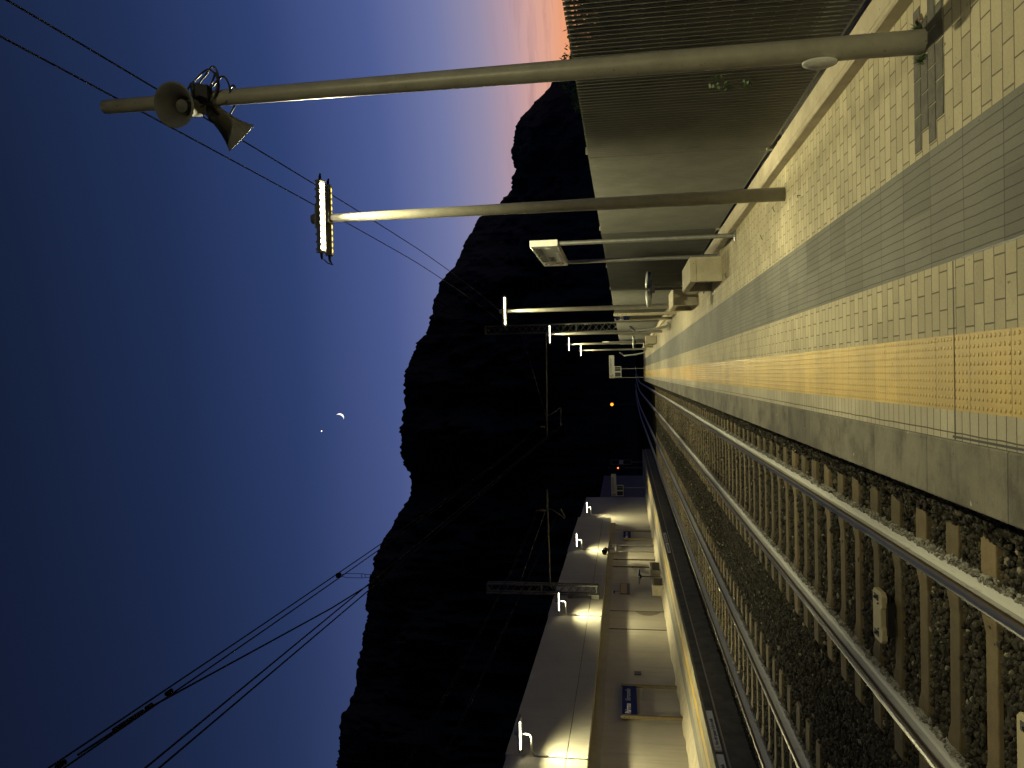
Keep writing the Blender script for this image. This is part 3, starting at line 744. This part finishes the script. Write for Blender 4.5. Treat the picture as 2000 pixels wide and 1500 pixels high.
# ------------------------------------------------------------------ far retaining wall
wall = empty('retaining_wall', (-10.9,35,0), 'long pale retaining wall with an overhanging upper storey behind the far platform', 'wall')
q = MB(); q.box(-11.6,-10.70,-2,52.2,-1.0,2.50); under(q.build('lower_wall', M['walllow']), wall)
q = MB(); q.box(-11.6,-10.66,-2,54.0,2.50,2.815); under(q.build('ledge_beam', M['soffit'], bevel=.01), wall)
for y0, y1 in ((-2,8.2),(8.22,20.2),(20.22,32.2),(32.22,44.2),(44.22,54.6)):
    q = MB(); q.box(-11.6,-10.30,y0,y1,2.818,3.38); under(q.build('upper_panel', M['wallup'], bevel=.006), wall)
    q = MB(); q.box(-11.6,-10.30,y0,y1,3.40,5.06+.004*(y0-20)); under(q.build('upper_panel', M['wallup'], bevel=.006), wall)
q = MB(); q.box(-11.6,-10.32,-2,54.58,3.382,3.398); under(q.build('joint', M['darkconc']), wall)
q = MB(); q.box(-11.6,-10.70,52.2,66.0,-1.0,2.497); q.box(-11.6,-10.70,54.62,66.0,2.503,5.15); under(q.build('lower_wall', M['wallup']), wall)
q = MB(); q.box(-10.70,-10.685,34.3,34.36,.1,2.5); q.box(-10.70,-10.685,31.85,31.92,.1,2.5); q.box(-10.70,-10.685,52.12,52.2,.1,2.5); under(q.build('joint', M['darkconc']), wall)
# water stain beside the joint: an irregular thin film of dirt
q = MB(); L_, R_ = [], []
for k in range(15):
    z = .25+1.15*k/14; L_.append((-10.696,34.3,z)); R_.append((-10.696,34.3-.55*math.sin(PI*k/14)**.8-.05*random.random(),z))
q.add(L_+R_, [(k,k+1,15+k+1,15+k) for k in range(14)]); 
M['stain'] = stock('water_stain', (.24,.20,.14), (.2,.17,.12), .9)
under(q.build('stain', M['stain']), wall)
q = MB(); q.box(-11.6,-10.70,66.05,80,-1.0,4.0); d = q.build('dark_wall', M['purple'], bevel=.01); tag(d, 'unlit purplish block wall beyond the end of the pale retaining wall', 'wall')

def wall_lamp(y, label):
    t = empty('wall_lamp', (-10.3,y,2.83), label, 'wall lamp', 'bracket lamps along the far wall')
    head(t, (.61,0,1.74))
    q = MB(); pts = [(.61,0,1.75),(.61,0,1.60)]
    for k in range(7): a = k/6*PI/2; pts.append((.61-.10*(1-math.cos(a)),0,1.60-.10*math.sin(a)))
    pts += [(.20,0,1.50)]
    for k in range(7): a = k/6*PI/2; pts.append((.16-.12*math.sin(a)+.0,0,1.50-.12*(1-math.cos(a))))
    pts += [(.04,0,1.05)]
    q.tube(pts, .026, 12); q.build('arm', M['galv'], t, smooth=True)
    q = MB(); q.tube([(.022,0,1.06),(.018,0,.0)], .016, 8)
    for z in (.02,.45,.9): q.box(.001,.04,-.03,.03,z,z+.03)
    q.build('conduit', M['whiteplain'], t, smooth=True)
    for s in (-1,1): spot('lamp_light', (.61,s*.16,1.735), PW*WF, t, 152, .9, (.42,s*.08,-1))
WF = .72
for y, lb in ((20.18,'bracket lamp nearest the camera on the far wall'),(32.25,'bracket lamp on the far wall beside the left catenary mast'),(44.35,'bracket lamp on the far wall above the black loudspeaker'),(56.4,'farthest bracket lamp, past the end of the overhanging wall')):
    wall_lamp(y, lb)
bpy.data.objects['wall_lamp.003'].location.x = -10.5
ws = empty('wall_loudspeaker', (-10.3,43.2,2.95), 'black twin-horn loudspeaker on the ledge of the far wall', 'loudspeaker')
horn('horn', ws, (.10,.05,.05), (.5,-1,-.1), .28, .15); horn('horn', ws, (.10,.10,.0), (.5,1,-.1), .28, .15)
for o in kids(ws):
    for oo in [o]+kids(o): oo.data.materials[0] = M['black']
q = MB(); q.box(0.0,.12,.03,.13,-.06,.1); q.build('bracket', M['black'], ws)
# wall notices
nb = empty('notice_board', (-10.69,37.8,1.63), 'long yellow and blue notice on the far wall above the nearest bench there', 'notice')
q = MB(); q.box(0,.03,-.87,.87,.12,.42); q.build('yellow_panel', M['noticeyellow'], nb); q = MB(); q.box(0,.03,-.87,.87,0,.115); q.build('blue_panel', M['noticeblue'], nb)
q = MB(); q.box(0,.04,-.90,-.87,-.03,.45); q.box(0,.04,.87,.90,-.03,.45); q.box(0,.04,-.87,.87,.42,.45); q.box(0,.04,-.87,.87,-.03,0); q.build('frame', M['brown'], nb)
q = MB(); q.box(-10.699,-10.675,27.06,27.36,1.27,1.52); q.box(-10.675,-10.670,27.08,27.34,1.29,1.50); o = q.build('wall_plate', M['darkpaint'], bevel=.004); tag(o, 'small dark plate on the far wall beside the near blue sign', 'plate', 'small dark plates on the far wall')
q = MB(); q.box(-10.699,-10.665,47.1,47.5,1.62,2.06); q.box(-10.665,-10.66,47.14,47.46,1.66,2.02); o = q.build('wall_plate', M['darkpaint'], bevel=.01); tag(o, 'taller dark plate on the far wall beside the farther blue sign', 'plate', 'small dark plates on the far wall')
q = MB(); q.tube([(-10.70,37.1,2.36),(-10.62,37.1,2.36),(-10.58,37.1,2.34)], .03, 8); q.tube([(-10.6,37.1,2.36),(-10.6,37.1,2.12)], .012, 6); o = q.build('wall_hook', M['black']); tag(o, 'small black hook on the far wall above the yellow notice', 'hook')
for y, lb in ((42.1,'thin drainpipe down the far wall, nearer the bench'),(43.75,'thin drainpipe down the far wall below the black loudspeaker')):
    q = MB(); q.tube([(-10.665,y,.05),(-10.665,y,2.5)], .03, 8)
    for z in (.5,1.4,2.3): q.box(-10.70,-10.63,y-.045,y+.045,z,z+.04)
    o = q.build('drainpipe', M['brown'], smooth=True); tag(o, lb, 'drainpipe', 'drainpipes on the far wall')

# warning plates on the edge of the far platform
def edge_plate(yc, label, L=1.86):
    t = empty('warning_plate', (-7.925,yc,-.145), label, 'warning plate', 'pale warning plates on the far platform edge')
    q = MB(); q.box(-.04,.005,-L/2,L/2,-.068,.068); q.build('plate', M['whiteplain'], t)
    text_obj('lettering', 'Non oltrepassare la linea gialla', .105, M['ink'], t, (.0065,-L/2+.20,0), FACE_TRACK_L, .003, ext=.001, sx=.98)
    circle_pict(t, (.0065,-L/2+.1,0), FACE_TRACK_L, .052)
for y, lb in ((15.1,'pale warning plate nearest the camera on the far platform edge'),(17.15,'pale warning plate second from the camera on the far platform edge'),(34.9,'small-looking warning plate on the far platform edge opposite the benches'),(37.1,'farthest warning plate on the far platform edge')):
    edge_plate(y, lb)

# ------------------------------------------------------------------ catenary
def lattice(par, z0, z1, w, d, mat):
    q = MB(); 
    for sx in (-1,1):
        for sy in (-1,1): q.box(sx*w/2-.03,sx*w/2+.03,sy*d/2-.03,sy*d/2+.03,z0,z1)
    n = int((z1-z0)/.36)
    for k in range(n):
        a, bq = z0+(z1-z0)*k/n, z0+(z1-z0)*(k+1)/n; s = 1 if k%2 else -1
        for sy in (-1,1):
            q.tube([(-s*w/2,sy*d/2,a),(s*w/2,sy*d/2,bq)], .013, 5); q.tube([(s*w/2,sy*d/2,a),(-s*w/2,sy*d/2,bq)], .010, 5)
        for sx in (-1,1): q.tube([(sx*w/2,-s*d/2,a),(sx*w/2,s*d/2,bq)], .012, 5)
    for z in (z0+.05, z0+(z1-z0)*.5, z1-.04):
        q.box(-w/2,w/2,-d/2-.03,-d/2+.03,z,z+.05); q.box(-w/2,w/2,d/2-.03,d/2+.03,z,z+.05)
    return q.build('lattice_mast', mat, par)
def cantilever(par, x0, xt, za, xm, zm, xc, zc, s):
    """arm tube from the mast to beyond the track, stay above it, steady arm hanging below"""
    q = MB(); q.tube([(x0,0,za-.03),(xt,0,za+.03)], .045, 10); q.build('arm', M['mast'], par, smooth=True)
    q = MB(); q.tube([(x0,0,za+1.4),(x0+(xt-x0)*.80,0,za+.08)], .016, 6); q.build('stay', M['mast'], par)
    q = MB(); a = x0+(xt-x0)*.80; q.tube([(a,0,za-.02),(a+s*.06,0,za-.22),(a+s*.36,0,za-.66),(a+s*.44,0,za-.76),(a+s*.40,0,za-.80),(xc,0,zc)], .026, 8); q.build('steady_arm', M['mast'], par, smooth=True)
    q = MB(); q.tube([(xm,-.01,zm-.0),(xm,0,za+.05)], .014, 6); q.lathe([(.05,-.12),(.07,-.08),(.05,-.04),(.07,0),(.05,.04),(.07,.08),(.05,.12)], 12, Matrix.Translation((xm,0,za+.28)), cap=True); q.build('insulator', M['brown'], par)
mr = empty('catenary_mast', (2.66,43.5,-1.0), 'lattice catenary mast standing behind the louvred fence', 'catenary mast', 'lattice catenary masts')
lattice(mr, 0., 10.65, .46, .40, M['mast'])
cantilever(mr, -.23, -6.2, 7.12, -5.66, 7.66, -5.60, 6.35, 1)
ml = empty('catenary_mast', (-9.95,35.0,3.05), 'lattice catenary mast bracketed to the far wall beside a bracket lamp', 'catenary mast', 'lattice catenary masts')
lattice(ml, 0., 5.2, .42, .36, M['mast'])
cantilever(ml, .2, 4.62, 2.25, 3.65, 2.80, 3.70, 1.65, -1)
q = MB(); q.box(-.36,-.2,-.30,.30,-.05,.06); q.box(-.36,-.2,-.30,.30,1.15,1.40); q.box(-.36,.22,-.05,.05,-.05,.03); q.box(-.3,-.1,-.5,-.3,-.05,.3); q.build('wall_bracket', M['mast'], ml)

def cat(p0, p1, sag, n=36):
    p0, p1 = Vector(p0), Vector(p1)
    return [p0.lerp(p1, k/n)-Vector((0,0,4*sag*(k/n)*(1-k/n))) for k in range(n+1)]
def wirething(name, pts, r, label, group, mat='wire'):
    q = MB(); q.tube(pts, r, 6); o = q.build(name, M[mat], smooth=True); return tag(o, label, 'wire', group)
GW = 'overhead wires of the near track'
def mz(y): return 5.77+.00112*(y-14)**2
for dx, w in ((0,'left'),(.075,'right')):
    wirething('carrier_wire', [(-2.87-.13*max(0,y-14)/29+dx, y, mz(y)) for y in np.linspace(-16,43.5,60)], .0085, 'upper carrier wire above the near track, %s one of the pair'%w, GW)
    wirething('contact_wire', [(-2.84-.10*max(0,y-8)/35+dx*1.1, y, 5.10+.2*max(0,(y-8)/35.)**1.2) for y in np.linspace(-16,43.5,40)], .0085, 'lower contact wire above the near track, %s one of the pair'%w, GW)
# flexible jumper and clamps between carrier and contact wires
q = MB(); q.tube([(-2.83,5.2,mz(5.2)-.02),(-2.83,6.1,mz(6.1)-.05),(-2.83,6.6,5.70),(-2.83,7.6,5.52),(-2.83,8.9,5.29),(-2.82,10.3,5.12)], .010, 6)
for (y,z,r) in ((6.35,mz(6.35)-.01,.020),(6.05,mz(6.05)-.02,.018),(5.05,mz(5.05),.021)): q.lathe([(.0,-.05),(r,-.04),(r,.04),(.0,.05)], 10, axis_mat((-2.83,y,z),(0,1,0)))
q.tube([(-2.83,5.6,mz(5.6)-.02),(-2.83,5.95,mz(5.95)-.03)], .02, 8)
o = q.build('jumper_cable', M['wire'], smooth=True); tag(o, 'jumper cable with clamps slanting from carrier to contact wires, near track', 'cable')
for y, lb in ((4.75,'dropper loop hanging nearest the camera between the near-track wires'),(10.4,'dropper loop farther along, close to the ridge line, near track'),(17.5,'third dropper loop along the near track, against the dark mountain'),(25.5,'farthest dropper loop of the near track')):
    q = MB(); za, zb = mz(y), 5.11
    for dx in (-.03,.03): q.tube([(-2.83,y,za),(-2.83+dx,y,za-.12),(-2.83+dx,y,za-.36)], .004, 5)
    q.tube([(-2.83+.03*math.cos(a),y,za-.37+.03*math.sin(a)) for a in [2*PI*k/12 for k in range(12)]], .004, 5, closed=True)
    for dx in (-.022,.022): q.tube([(-2.83+dx,y,za-.39),(-2.83+dx,y,zb+.1),(-2.80,y,zb)], .004, 5)
    q.box(-2.86,-2.80,y-.03,y+.03,za-.03,za+.03); q.box(-2.84,-2.76,y-.03,y+.03,zb-.02,zb+.03)
    o = q.build('dropper', M['wire']); tag(o, lb, 'wire', 'droppers of the near track')
GF = 'overhead wires of the far track'
for dx, w in ((0,'left'),(.08,'right')):
    wirething('carrier_wire', [(-6.3+dx,y,5.25+.0012*(y-14)**2) for y in np.linspace(-5,35,40)], .008, 'upper carrier wire above the far track, %s one of the pair'%w, GF)
    wirething('contact_wire', [(-6.25+dx,y,4.68+.0001*(y-14)**2) for y in np.linspace(-5,35,40)], .008, 'lower contact wire above the far track, %s one of the pair'%w, GF)
GP = 'feeder wires over the near platform'
wirething('feeder_wire', [(3.4-.25*max(0,y-20)/23.5,y,6.93+.00125*(y-12)**2) for y in np.linspace(-8,43.5,50)], .011, 'feeder wire over the near platform, right one of two', GP, 'feeder')
wirething('feeder_wire', [(3.15-.35*max(0,y-20)/23.5,y,7.13+.00120*(y-11)**2) for y in np.linspace(-8,43.5,50)], .011, 'feeder wire over the near platform, left one of two', GP, 'feeder')

# ------------------------------------------------------------------ signals and markers
def signal(at, lamp_z, mat, label, r):
    t = empty('railway_signal', at, label, 'signal', 'railway signals far down the line')
    q = MB(); q.tube([(0,.1,0),(0,.1,lamp_z+1.4)], .08, 10); q.build('post', M['mast'], t, smooth=True)
    q = MB(); q.box(-.35,.35,0,.15,lamp_z-.9,lamp_z+.9); q.build('signal_head', M['black'], t, bevel=.1)
    q = MB(); q.lathe([(.0,-.06),(r*.7,-.045),(r,0)], 16, axis_mat((0,-.01,lamp_z),(0,1,0))); q.build('lens', mat, t)
    q = MB(); q.tube([(.28*math.cos(a)*.8, -.18, lamp_z+.05+.26*math.sin(a)) for a in [PI*k/8 for k in range(9)]], .02, 5); q.build('hood', M['black'], t)
signal((-6.08,150,-1.0), 5.28, M['orange'], 'signal showing an amber light far down the line', .30)
signal((-12.38,100,-1.0), 3.76, M['redlamp'], 'signal showing a tiny red light beyond the far platform', .09)
t = empty('marker_board', (-11.5,99,-1.0), 'tall narrow framed marker with a white square beyond the far platform', 'marker')
q = MB(); q.box(-.3,-.25,-.03,.03,2.0,4.65); q.box(.25,.3,-.03,.03,2.0,4.65); q.box(-.25,.25,-.03,.03,4.6,4.65); q.box(-.25,.25,-.03,.03,2.0,2.05); q.tube([(0,.05,0),(0,.05,2.0)],.05,8); q.build('frame', M['galv'], t)
q = MB(); q.box(-.25,.25,-.02,.02,3.05,3.6); q.build('plate', M['whiteplain'], t)

# ------------------------------------------------------------------ plants
def leafset(q, centre_, rad, n, size, g, flat=1.):
    for _ in range(n):
        d = Vector((g.gauss(0,1),g.gauss(0,1),g.gauss(0,1)*flat)); d = d.normalized()*rad*(g.random()**.45); c = Vector(centre_)+d
        u = Vector((g.uniform(-1,1),g.uniform(-1,1),g.uniform(-1,1))).normalized(); w = u.orthogonal().normalized(); s = size*g.uniform(.6,1.4)
        q.add([c-u*s, c+w*s*.5, c+u*s, c-w*s*.5], [(0,1,2,3)])
g = random.Random(11)
vine = empty('climbing_plant', (2.33,6.2,0), 'small green shoots poking through the slats of the fence', 'plant')
q = MB(); q.tube([(.08,0,.1),(.07,.02,.5),(.05,-.03,.8),(.02,-.1,.95)], .006, 5); q.build('stem', M['bark'], vine)
for c_, r_, n_, s_ in (((-.06,-.1,.92),.07,16,.028),((-.06,.03,.80),.05,9,.025),((-.05,.0,.64),.06,12,.028)):
    q = MB(); leafset(q, c_, r_, n_, s_, g); q.build('leaf_cluster', M['leaf'], vine)
for (x,y,lb,n) in ((2.05,11.9,'green weed growing at the foot of the kerb by the sign post',60),(1.86,4.50,'tiny weed growing at the base of the loudspeaker post',26),(1.69,4.47,'sprig of moss beside the loudspeaker post on the dark bricks',20)):
    q = MB()
    for _ in range(n):
        a = g.uniform(0,2*PI); l = g.uniform(.03,.09)*(1.3 if n > 50 else .7); c = Vector((x+g.gauss(0,.016),y+g.gauss(0,.022),.0)); t_ = c+Vector((math.cos(a)*l*.6,math.sin(a)*l*.6,l)); s = Vector((-math.sin(a),math.cos(a),0))*.007
        q.add([c-s,c+s,t_], [(0,1,2)])
    o = q.build('weed', M['leaf']); tag(o, lb, 'weed', 'weeds in the platform paving')
q = MB(); 
for k in range(7):
    a = k/6; q.add([(1.88+.02*math.sin(3*a),4.42+.09*a,.01+.03*math.sin(PI*a)),(1.92-.02*a,4.42+.09*a,.012+.02*math.sin(PI*a+.5))], [])
q.f = [(2*k,2*k+1,2*k+3,2*k+2) for k in range(6)]; q.mi = [0]*6
o = q.build('dry_leaf', M['dryleaf']); md = o.modifiers.new('t','SOLIDIFY'); md.thickness = .002; tag(o, 'curled dry brown leaf lying beside the loudspeaker post', 'leaf')
g2 = random.Random(4)
for k,(x,y,l) in enumerate(((1.55,9.35,.16),(1.72,8.6,.10),(1.62,7.4,.09),(1.5,12.6,.12))):
    q = MB(); a = g2.uniform(0,PI); q.tube([(x,y,.006),(x+.5*l*math.cos(a),y+.5*l*math.sin(a),.02),(x+l*math.cos(a+.3),y+l*math.sin(a+.3),.008)], .004, 5)
    o = q.build('twig', M['bark']); tag(o, ['dry twig lying on the tan bricks past the first lamp post','dry twig on the tan bricks at the foot of the first lamp post','dry twig on the tan bricks between the loudspeaker and lamp posts','dry twig on the tan bricks beside the first bench'][k], 'twig', 'twigs on the paving')

def tree(at, h, rad, label, seed):
    g = random.Random(seed); t = empty('tree', at, label, 'tree', 'trees behind the louvred fence')
    q = MB(); q.tube([(0,0,0),(.05,.02,h*.3),(-.05,.05,h*.6),(0,0,h*.85)], [.12,.09,.06,.02], 8)
    for k in range(7):
        a = g.uniform(0,2*PI); z = h*g.uniform(.3,.6); q.tube([(0,0,z),(rad*.4*math.cos(a),rad*.4*math.sin(a),z+h*.15),(rad*.7*math.cos(a),rad*.7*math.sin(a),z+h*.25)], [.05,.03,.01], 6)
    q.build('trunk', M['bark'], t, smooth=True)
    q = MB()
    for k in range(26):
        a = g.uniform(0,2*PI); r = rad*g.random()**.5; leafset(q, (r*math.cos(a), r*math.sin(a), h*g.uniform(.45,.97)*(1-.18*(r/rad)**2)), rad*.30, 90, .09, g, .7)
    q.build('crown', M['leaf'], t)
tree((10.7,24.5,-1.05), 4.45, 1.5, 'dark bushy tree just clearing the fence top left of the orange sky', 1)
tree((13.6,29.5,-1.05), 4.45, 1.9, 'wider dark tree low behind the fence under the orange sky', 2)
tree((9.7,25.5,-1.05), 5.0, 1.3, 'slim dark tree half hidden by the loudspeaker post', 3)

# ------------------------------------------------------------------ mountain
PROF = [(-62,17),(-50,18.5),(-40,19.2),(-33,19.5),(-28.43,19.71),(-26.47,19.78),(-25.13,19.79),(-24.44,19.46),(-23.05,19.1),(-21.64,19.07),(-20.21,18.93),(-18.02,18.86),(-16.54,18.86),(-14.65,18.65),(-13.5,18.42),(-12.34,17.92),(-11.17,17.23),(-10.39,16.69),(-9.22,16.05),(-7.45,16.19),(-6.86,16.69),(-5.67,16.85),(-4.48,16.89),(-2.49,16.66),(-.09,16.55),(1.5,16.13),(2.68,15.52),(3.45,14.73),(5.02,14.37),(6.19,14.12),(7.34,13.53),(8.46,12.41),(10.34,11.55),(11.99,10.5),(12.84,8.94),(13.37,8.54),(13.89,7.94),(15.34,7.75),(16.43,7.87),(17.84,7.6),(18.85,7.09),(19.65,6.13),(20.6,5.07),(21.08,4.68),(21.7,4.04),(22.15,3.0),(24.2,1.6),(27.2,1.3),(31,9),(38,14),(60,15),(110,13)]  # ridge right of the view is unseen, raised to block the sunset glow
az = np.arange(-62,110.01,.11); el = np.interp(az, [p[0] for p in PROF], [p[1] for p in PROF])
gm = np.random.default_rng(21)
def nz1(x, f, seed):
    gg = np.random.default_rng(seed); n = int((x[-1]-x[0])*f)+6; k = gg.uniform(-1,1,n); return np.interp((x-x[0])*f, np.arange(n), k)
el = el+.10*nz1(az,1.1,1)+.09*nz1(az,3.2,2)+.045*nz1(az,7.5,3)
def vn2(x, yv, seed):
    L = np.random.default_rng(seed).uniform(-1,1,(128,2048)); x = np.asarray(x)+400.; xi = np.floor(x).astype(int); fx = x-xi; fx = fx*fx*(3-2*fx); yi = int(math.floor(yv)); fy = yv-yi; fy = fy*fy*(3-2*fy)
    A = L[yi%128]; B = L[(yi+1)%128]; a_ = A[xi%2048]*(1-fx)+A[(xi+1)%2048]*fx; b_ = B[xi%2048]*(1-fx)+B[(xi+1)%2048]*fx
    return a_*(1-fy)+b_*fy
Rr = 880+130*nz1(az,.12,5)+25*nz1(az,.6,6)
ts = np.concatenate([np.linspace(0,1,60), 1+np.linspace(.03,.8,12)])
H0 = 1.65
V = []
for ti in ts:
    r0 = 170.; r = np.where(ti <= 1, r0+(Rr-r0)*ti, Rr*ti)
    hr = np.tan(np.radians(el))*Rr+H0+1.05
    tt = min(ti,1.)
    h = hr*(tt**1.35)*(1 if ti <= 1 else max(0., 1-((ti-1)/.8)**1.2))
    amp = hr*.07*math.sin(PI*tt)*(tt**.5)
    h = h+amp*(vn2(az*.45,ti*5,31)+.6*vn2(az*1.2,ti*11,32)+.35*vn2(az*3.2,ti*26,33))+(1.2*vn2(az*9.,ti*90,34) if 0 < ti <= 1 else 0)*tt
    a = np.radians(az); V.append(np.stack([r*np.sin(a), r*np.cos(a), h-1.05], 1))
na = len(az); V = np.concatenate(V)
F = [(i*na+j, i*na+j+1, (i+1)*na+j+1, (i+1)*na+j) for i in range(len(ts)-1) for j in range(na-1)]
me = bpy.data.meshes.new('mountain'); me.from_pydata([tuple(v) for v in V], [], F); me.materials.append(M['hill']); me.update()
ob = bpy.data.objects.new('mountain', me); COL.objects.link(ob); tag(ob, kind='structure')

# ------------------------------------------------------------------ moon and planet
def direction(azd, eld):
    a, e = math.radians(azd), math.radians(eld); return Vector((math.sin(a)*math.cos(e), math.cos(a)*math.cos(e), math.sin(e)))
def ball(name, azd, eld, dist, r, mat, label, cat, seg=48):
    q = MB(); n = seg; q.lathe([(r*math.sin(PI*k/(n//2)) if 0 < k < n//2 else 0.0001*r, -r*math.cos(PI*k/(n//2))) for k in range(n//2+1)], n)
    o = q.build(name, mat, smooth=True); o.location = direction(azd,eld)*dist+Vector((0,0,1.65)); return tag(o, label, cat)
def crescent(azd, eld, dist, r, sun):
    """the sunlit part of the moon's near side: a lune of the sphere between limb and terminator"""
    mdir = direction(azd, eld); v = -mdir; sd = direction(*sun); e2 = (sd-v*sd.dot(v)).normalized(); p = v.cross(e2)
    phi = math.acos(max(-1,min(1,sd.dot(v)))); a0, a1 = phi-PI/2, PI/2; q = MB(); nb, na_ = 40, 12; vs = []
    for i in range(nb+1):
        be = -PI/2+PI*i/nb
        for k in range(na_+1):
            al = a0+(a1-a0)*k/na_; nn = (v*math.cos(al)+e2*math.sin(al))*math.cos(be)+p*math.sin(be); vs.append(nn*r)
    q.add(vs, [(i*(na_+1)+k, i*(na_+1)+k+1, (i+1)*(na_+1)+k+1, (i+1)*(na_+1)+k) for i in range(nb) for k in range(na_)])
    o = q.build('moon', M['moon'], smooth=True); o.location = mdir*dist+Vector((0,0,1.65)); return tag(o, 'thin white crescent moon in the dusk sky above the mountain', 'moon')
SUN = (42,-10)
crescent(-3.05, 21.32, 9000, 9000*math.radians(.31), SUN)
ball('planet', -4.10, 22.61, 9000, 9000*math.radians(.030), M['star'], 'tiny bright planet a little above the crescent moon', 'planet', 16)

# ------------------------------------------------------------------ sky
W = bpy.data.worlds.new('World'); SC.world = W; W.use_nodes = True; nt = W.node_tree; nt.nodes.clear()
def lin(c):
    return tuple(((v/255)/12.92 if v/255 <= .04045 else ((v/255+.055)/1.055)**2.4) for v in c)
out = nt.nodes.new('ShaderNodeOutputWorld'); bg = nt.nodes.new('ShaderNodeBackground'); nt.links.new(bg.outputs[0], out.inputs[0])
tc = nt.nodes.new('ShaderNodeTexCoord').outputs['Generated']
sep = nt.nodes.new('ShaderNodeSeparateXYZ'); nt.links.new(tc, sep.inputs[0])
elv = math_n(nt, 'DIVIDE', math_n(nt, 'MULTIPLY', math_n(nt, 'ARCSINE', sep.outputs[2]), 180/PI), 90.)
def stops(L): return [(e/90., lin(c)) for e, c in L]
glow = ramp(nt, elv, stops([(0,(240,150,95)),(3.4,(240,160,112)),(4.6,(228,166,140)),(6,(210,163,155)),(7.5,(180,152,164)),(9.5,(148,140,168)),(12.5,(113,121,165)),(17,(77,92,146)),(24,(47,65,112)),(32,(32,47,84)),(40,(24,36,64)),(48,(16,24,44)),(60,(10,14,28)),(90,(6,9,18))]))
dark = ramp(nt, elv, stops([(0,(96,102,140)),(8,(84,94,138)),(14,(63,77,119)),(18,(47,60,98)),(22,(34,47,82)),(28,(25,36,65)),(36,(19,27,50)),(45,(15,21,41)),(60,(10,14,28)),(90,(6,9,18))]))
hd = nt.nodes.new('ShaderNodeVectorMath'); hd.operation = 'NORMALIZE'
cmb = nt.nodes.new('ShaderNodeCombineXYZ'); nt.links.new(sep.outputs[0], cmb.inputs[0]); nt.links.new(sep.outputs[1], cmb.inputs[1]); nt.links.new(cmb.outputs[0], hd.inputs[0])
dt = nt.nodes.new('ShaderNodeVectorMath'); dt.operation = 'DOT_PRODUCT'; nt.links.new(hd.outputs[0], dt.inputs[0]); sa = math.radians(42); dt.inputs[1].default_value = (math.sin(sa), math.cos(sa), 0)
mr_ = nt.nodes.new('ShaderNodeMapRange'); mr_.interpolation_type = 'SMOOTHSTEP'; nt.links.new(dt.outputs['Value'], mr_.inputs[0]); mr_.inputs[1].default_value = .12; mr_.inputs[2].default_value = .97
sky = mixc(nt, mr_.outputs[0], dark, glow)
# thin streaks of cloud low in the glow
st = nt.nodes.new('ShaderNodeMapping'); st.inputs['Scale'].default_value = (2.2,2.2,26); st.inputs['Rotation'].default_value = (0,.06,0); nt.links.new(tc, st.inputs['Vector'])
cl = ramp(nt, noise(nt, st.outputs[0], 2.0, 6, .6), [(.50,(0,0,0)),(.66,(1,1,1))])
band = ramp(nt, elv, [(0.02,(0,0,0)),(.045,(1,1,1)),(.075,(.8,.8,.8)),(.10,(0,0,0))])
sky = mixc(nt, math_n(nt, 'MULTIPLY', math_n(nt, 'MULTIPLY', cl, band), .55), sky, lin((150,112,120)))
# the half of the sky away from the sunset is already night
bk = nt.nodes.new('ShaderNodeMapRange'); bk.interpolation_type = 'SMOOTHSTEP'; nt.links.new(dt.outputs['Value'], bk.inputs[0]); bk.inputs[1].default_value = -.3; bk.inputs[2].default_value = .15; bk.inputs[3].default_value = .12
over = math_n(nt, 'GREATER_THAN', sep.outputs[2], -.004)
sky = mixc(nt, 1., sky, math_n(nt, 'MULTIPLY', bk.outputs[0], over), 'MULTIPLY')
nt.links.new(sky, bg.inputs[0]); bg.inputs[1].default_value = 1.0

# the sun has set: it stands a little under the horizon and lights the moon besides its added glow
sl = bpy.data.lights.new('sun', 'SUN'); sl.energy = 5.; sl.angle = math.radians(.5); sl.color = (1,.95,.85)
so = bpy.data.objects.new('sun', sl); COL.objects.link(so); so.rotation_euler = (-direction(*SUN)).to_track_quat('-Z','Y').to_euler()

# ------------------------------------------------------------------ camera (the photograph was taken with the phone on its side: world up points to the left of the frame)
right = Vector((0.999729, 0.014033, -0.018569)); up = Vector((0.020434, -0.147215, 0.988893)); fwd = Vector((-0.011144, 0.989005, 0.147462))
cam = bpy.data.cameras.new('camera'); cam.sensor_width = 36; cam.lens = 26.64; cam.clip_start = .05; cam.clip_end = 20000
co = bpy.data.objects.new('camera', cam); COL.objects.link(co)
X, Y, Z = -up, right, -fwd
co.matrix_world = Matrix(((X.x,Y.x,Z.x,0),(X.y,Y.y,Z.y,0),(X.z,Y.z,Z.z,1.65),(0,0,0,1)))
SC.camera = co

SC.render.engine = 'CYCLES'
SC.view_settings.view_transform = 'Standard'; SC.view_settings.look = 'None'; SC.view_settings.exposure = 0.; SC.view_settings.gamma = 1.
SC.cycles.use_denoising = True; SC.cycles.max_bounces = 6; SC.cycles.sample_clamp_indirect = 4.
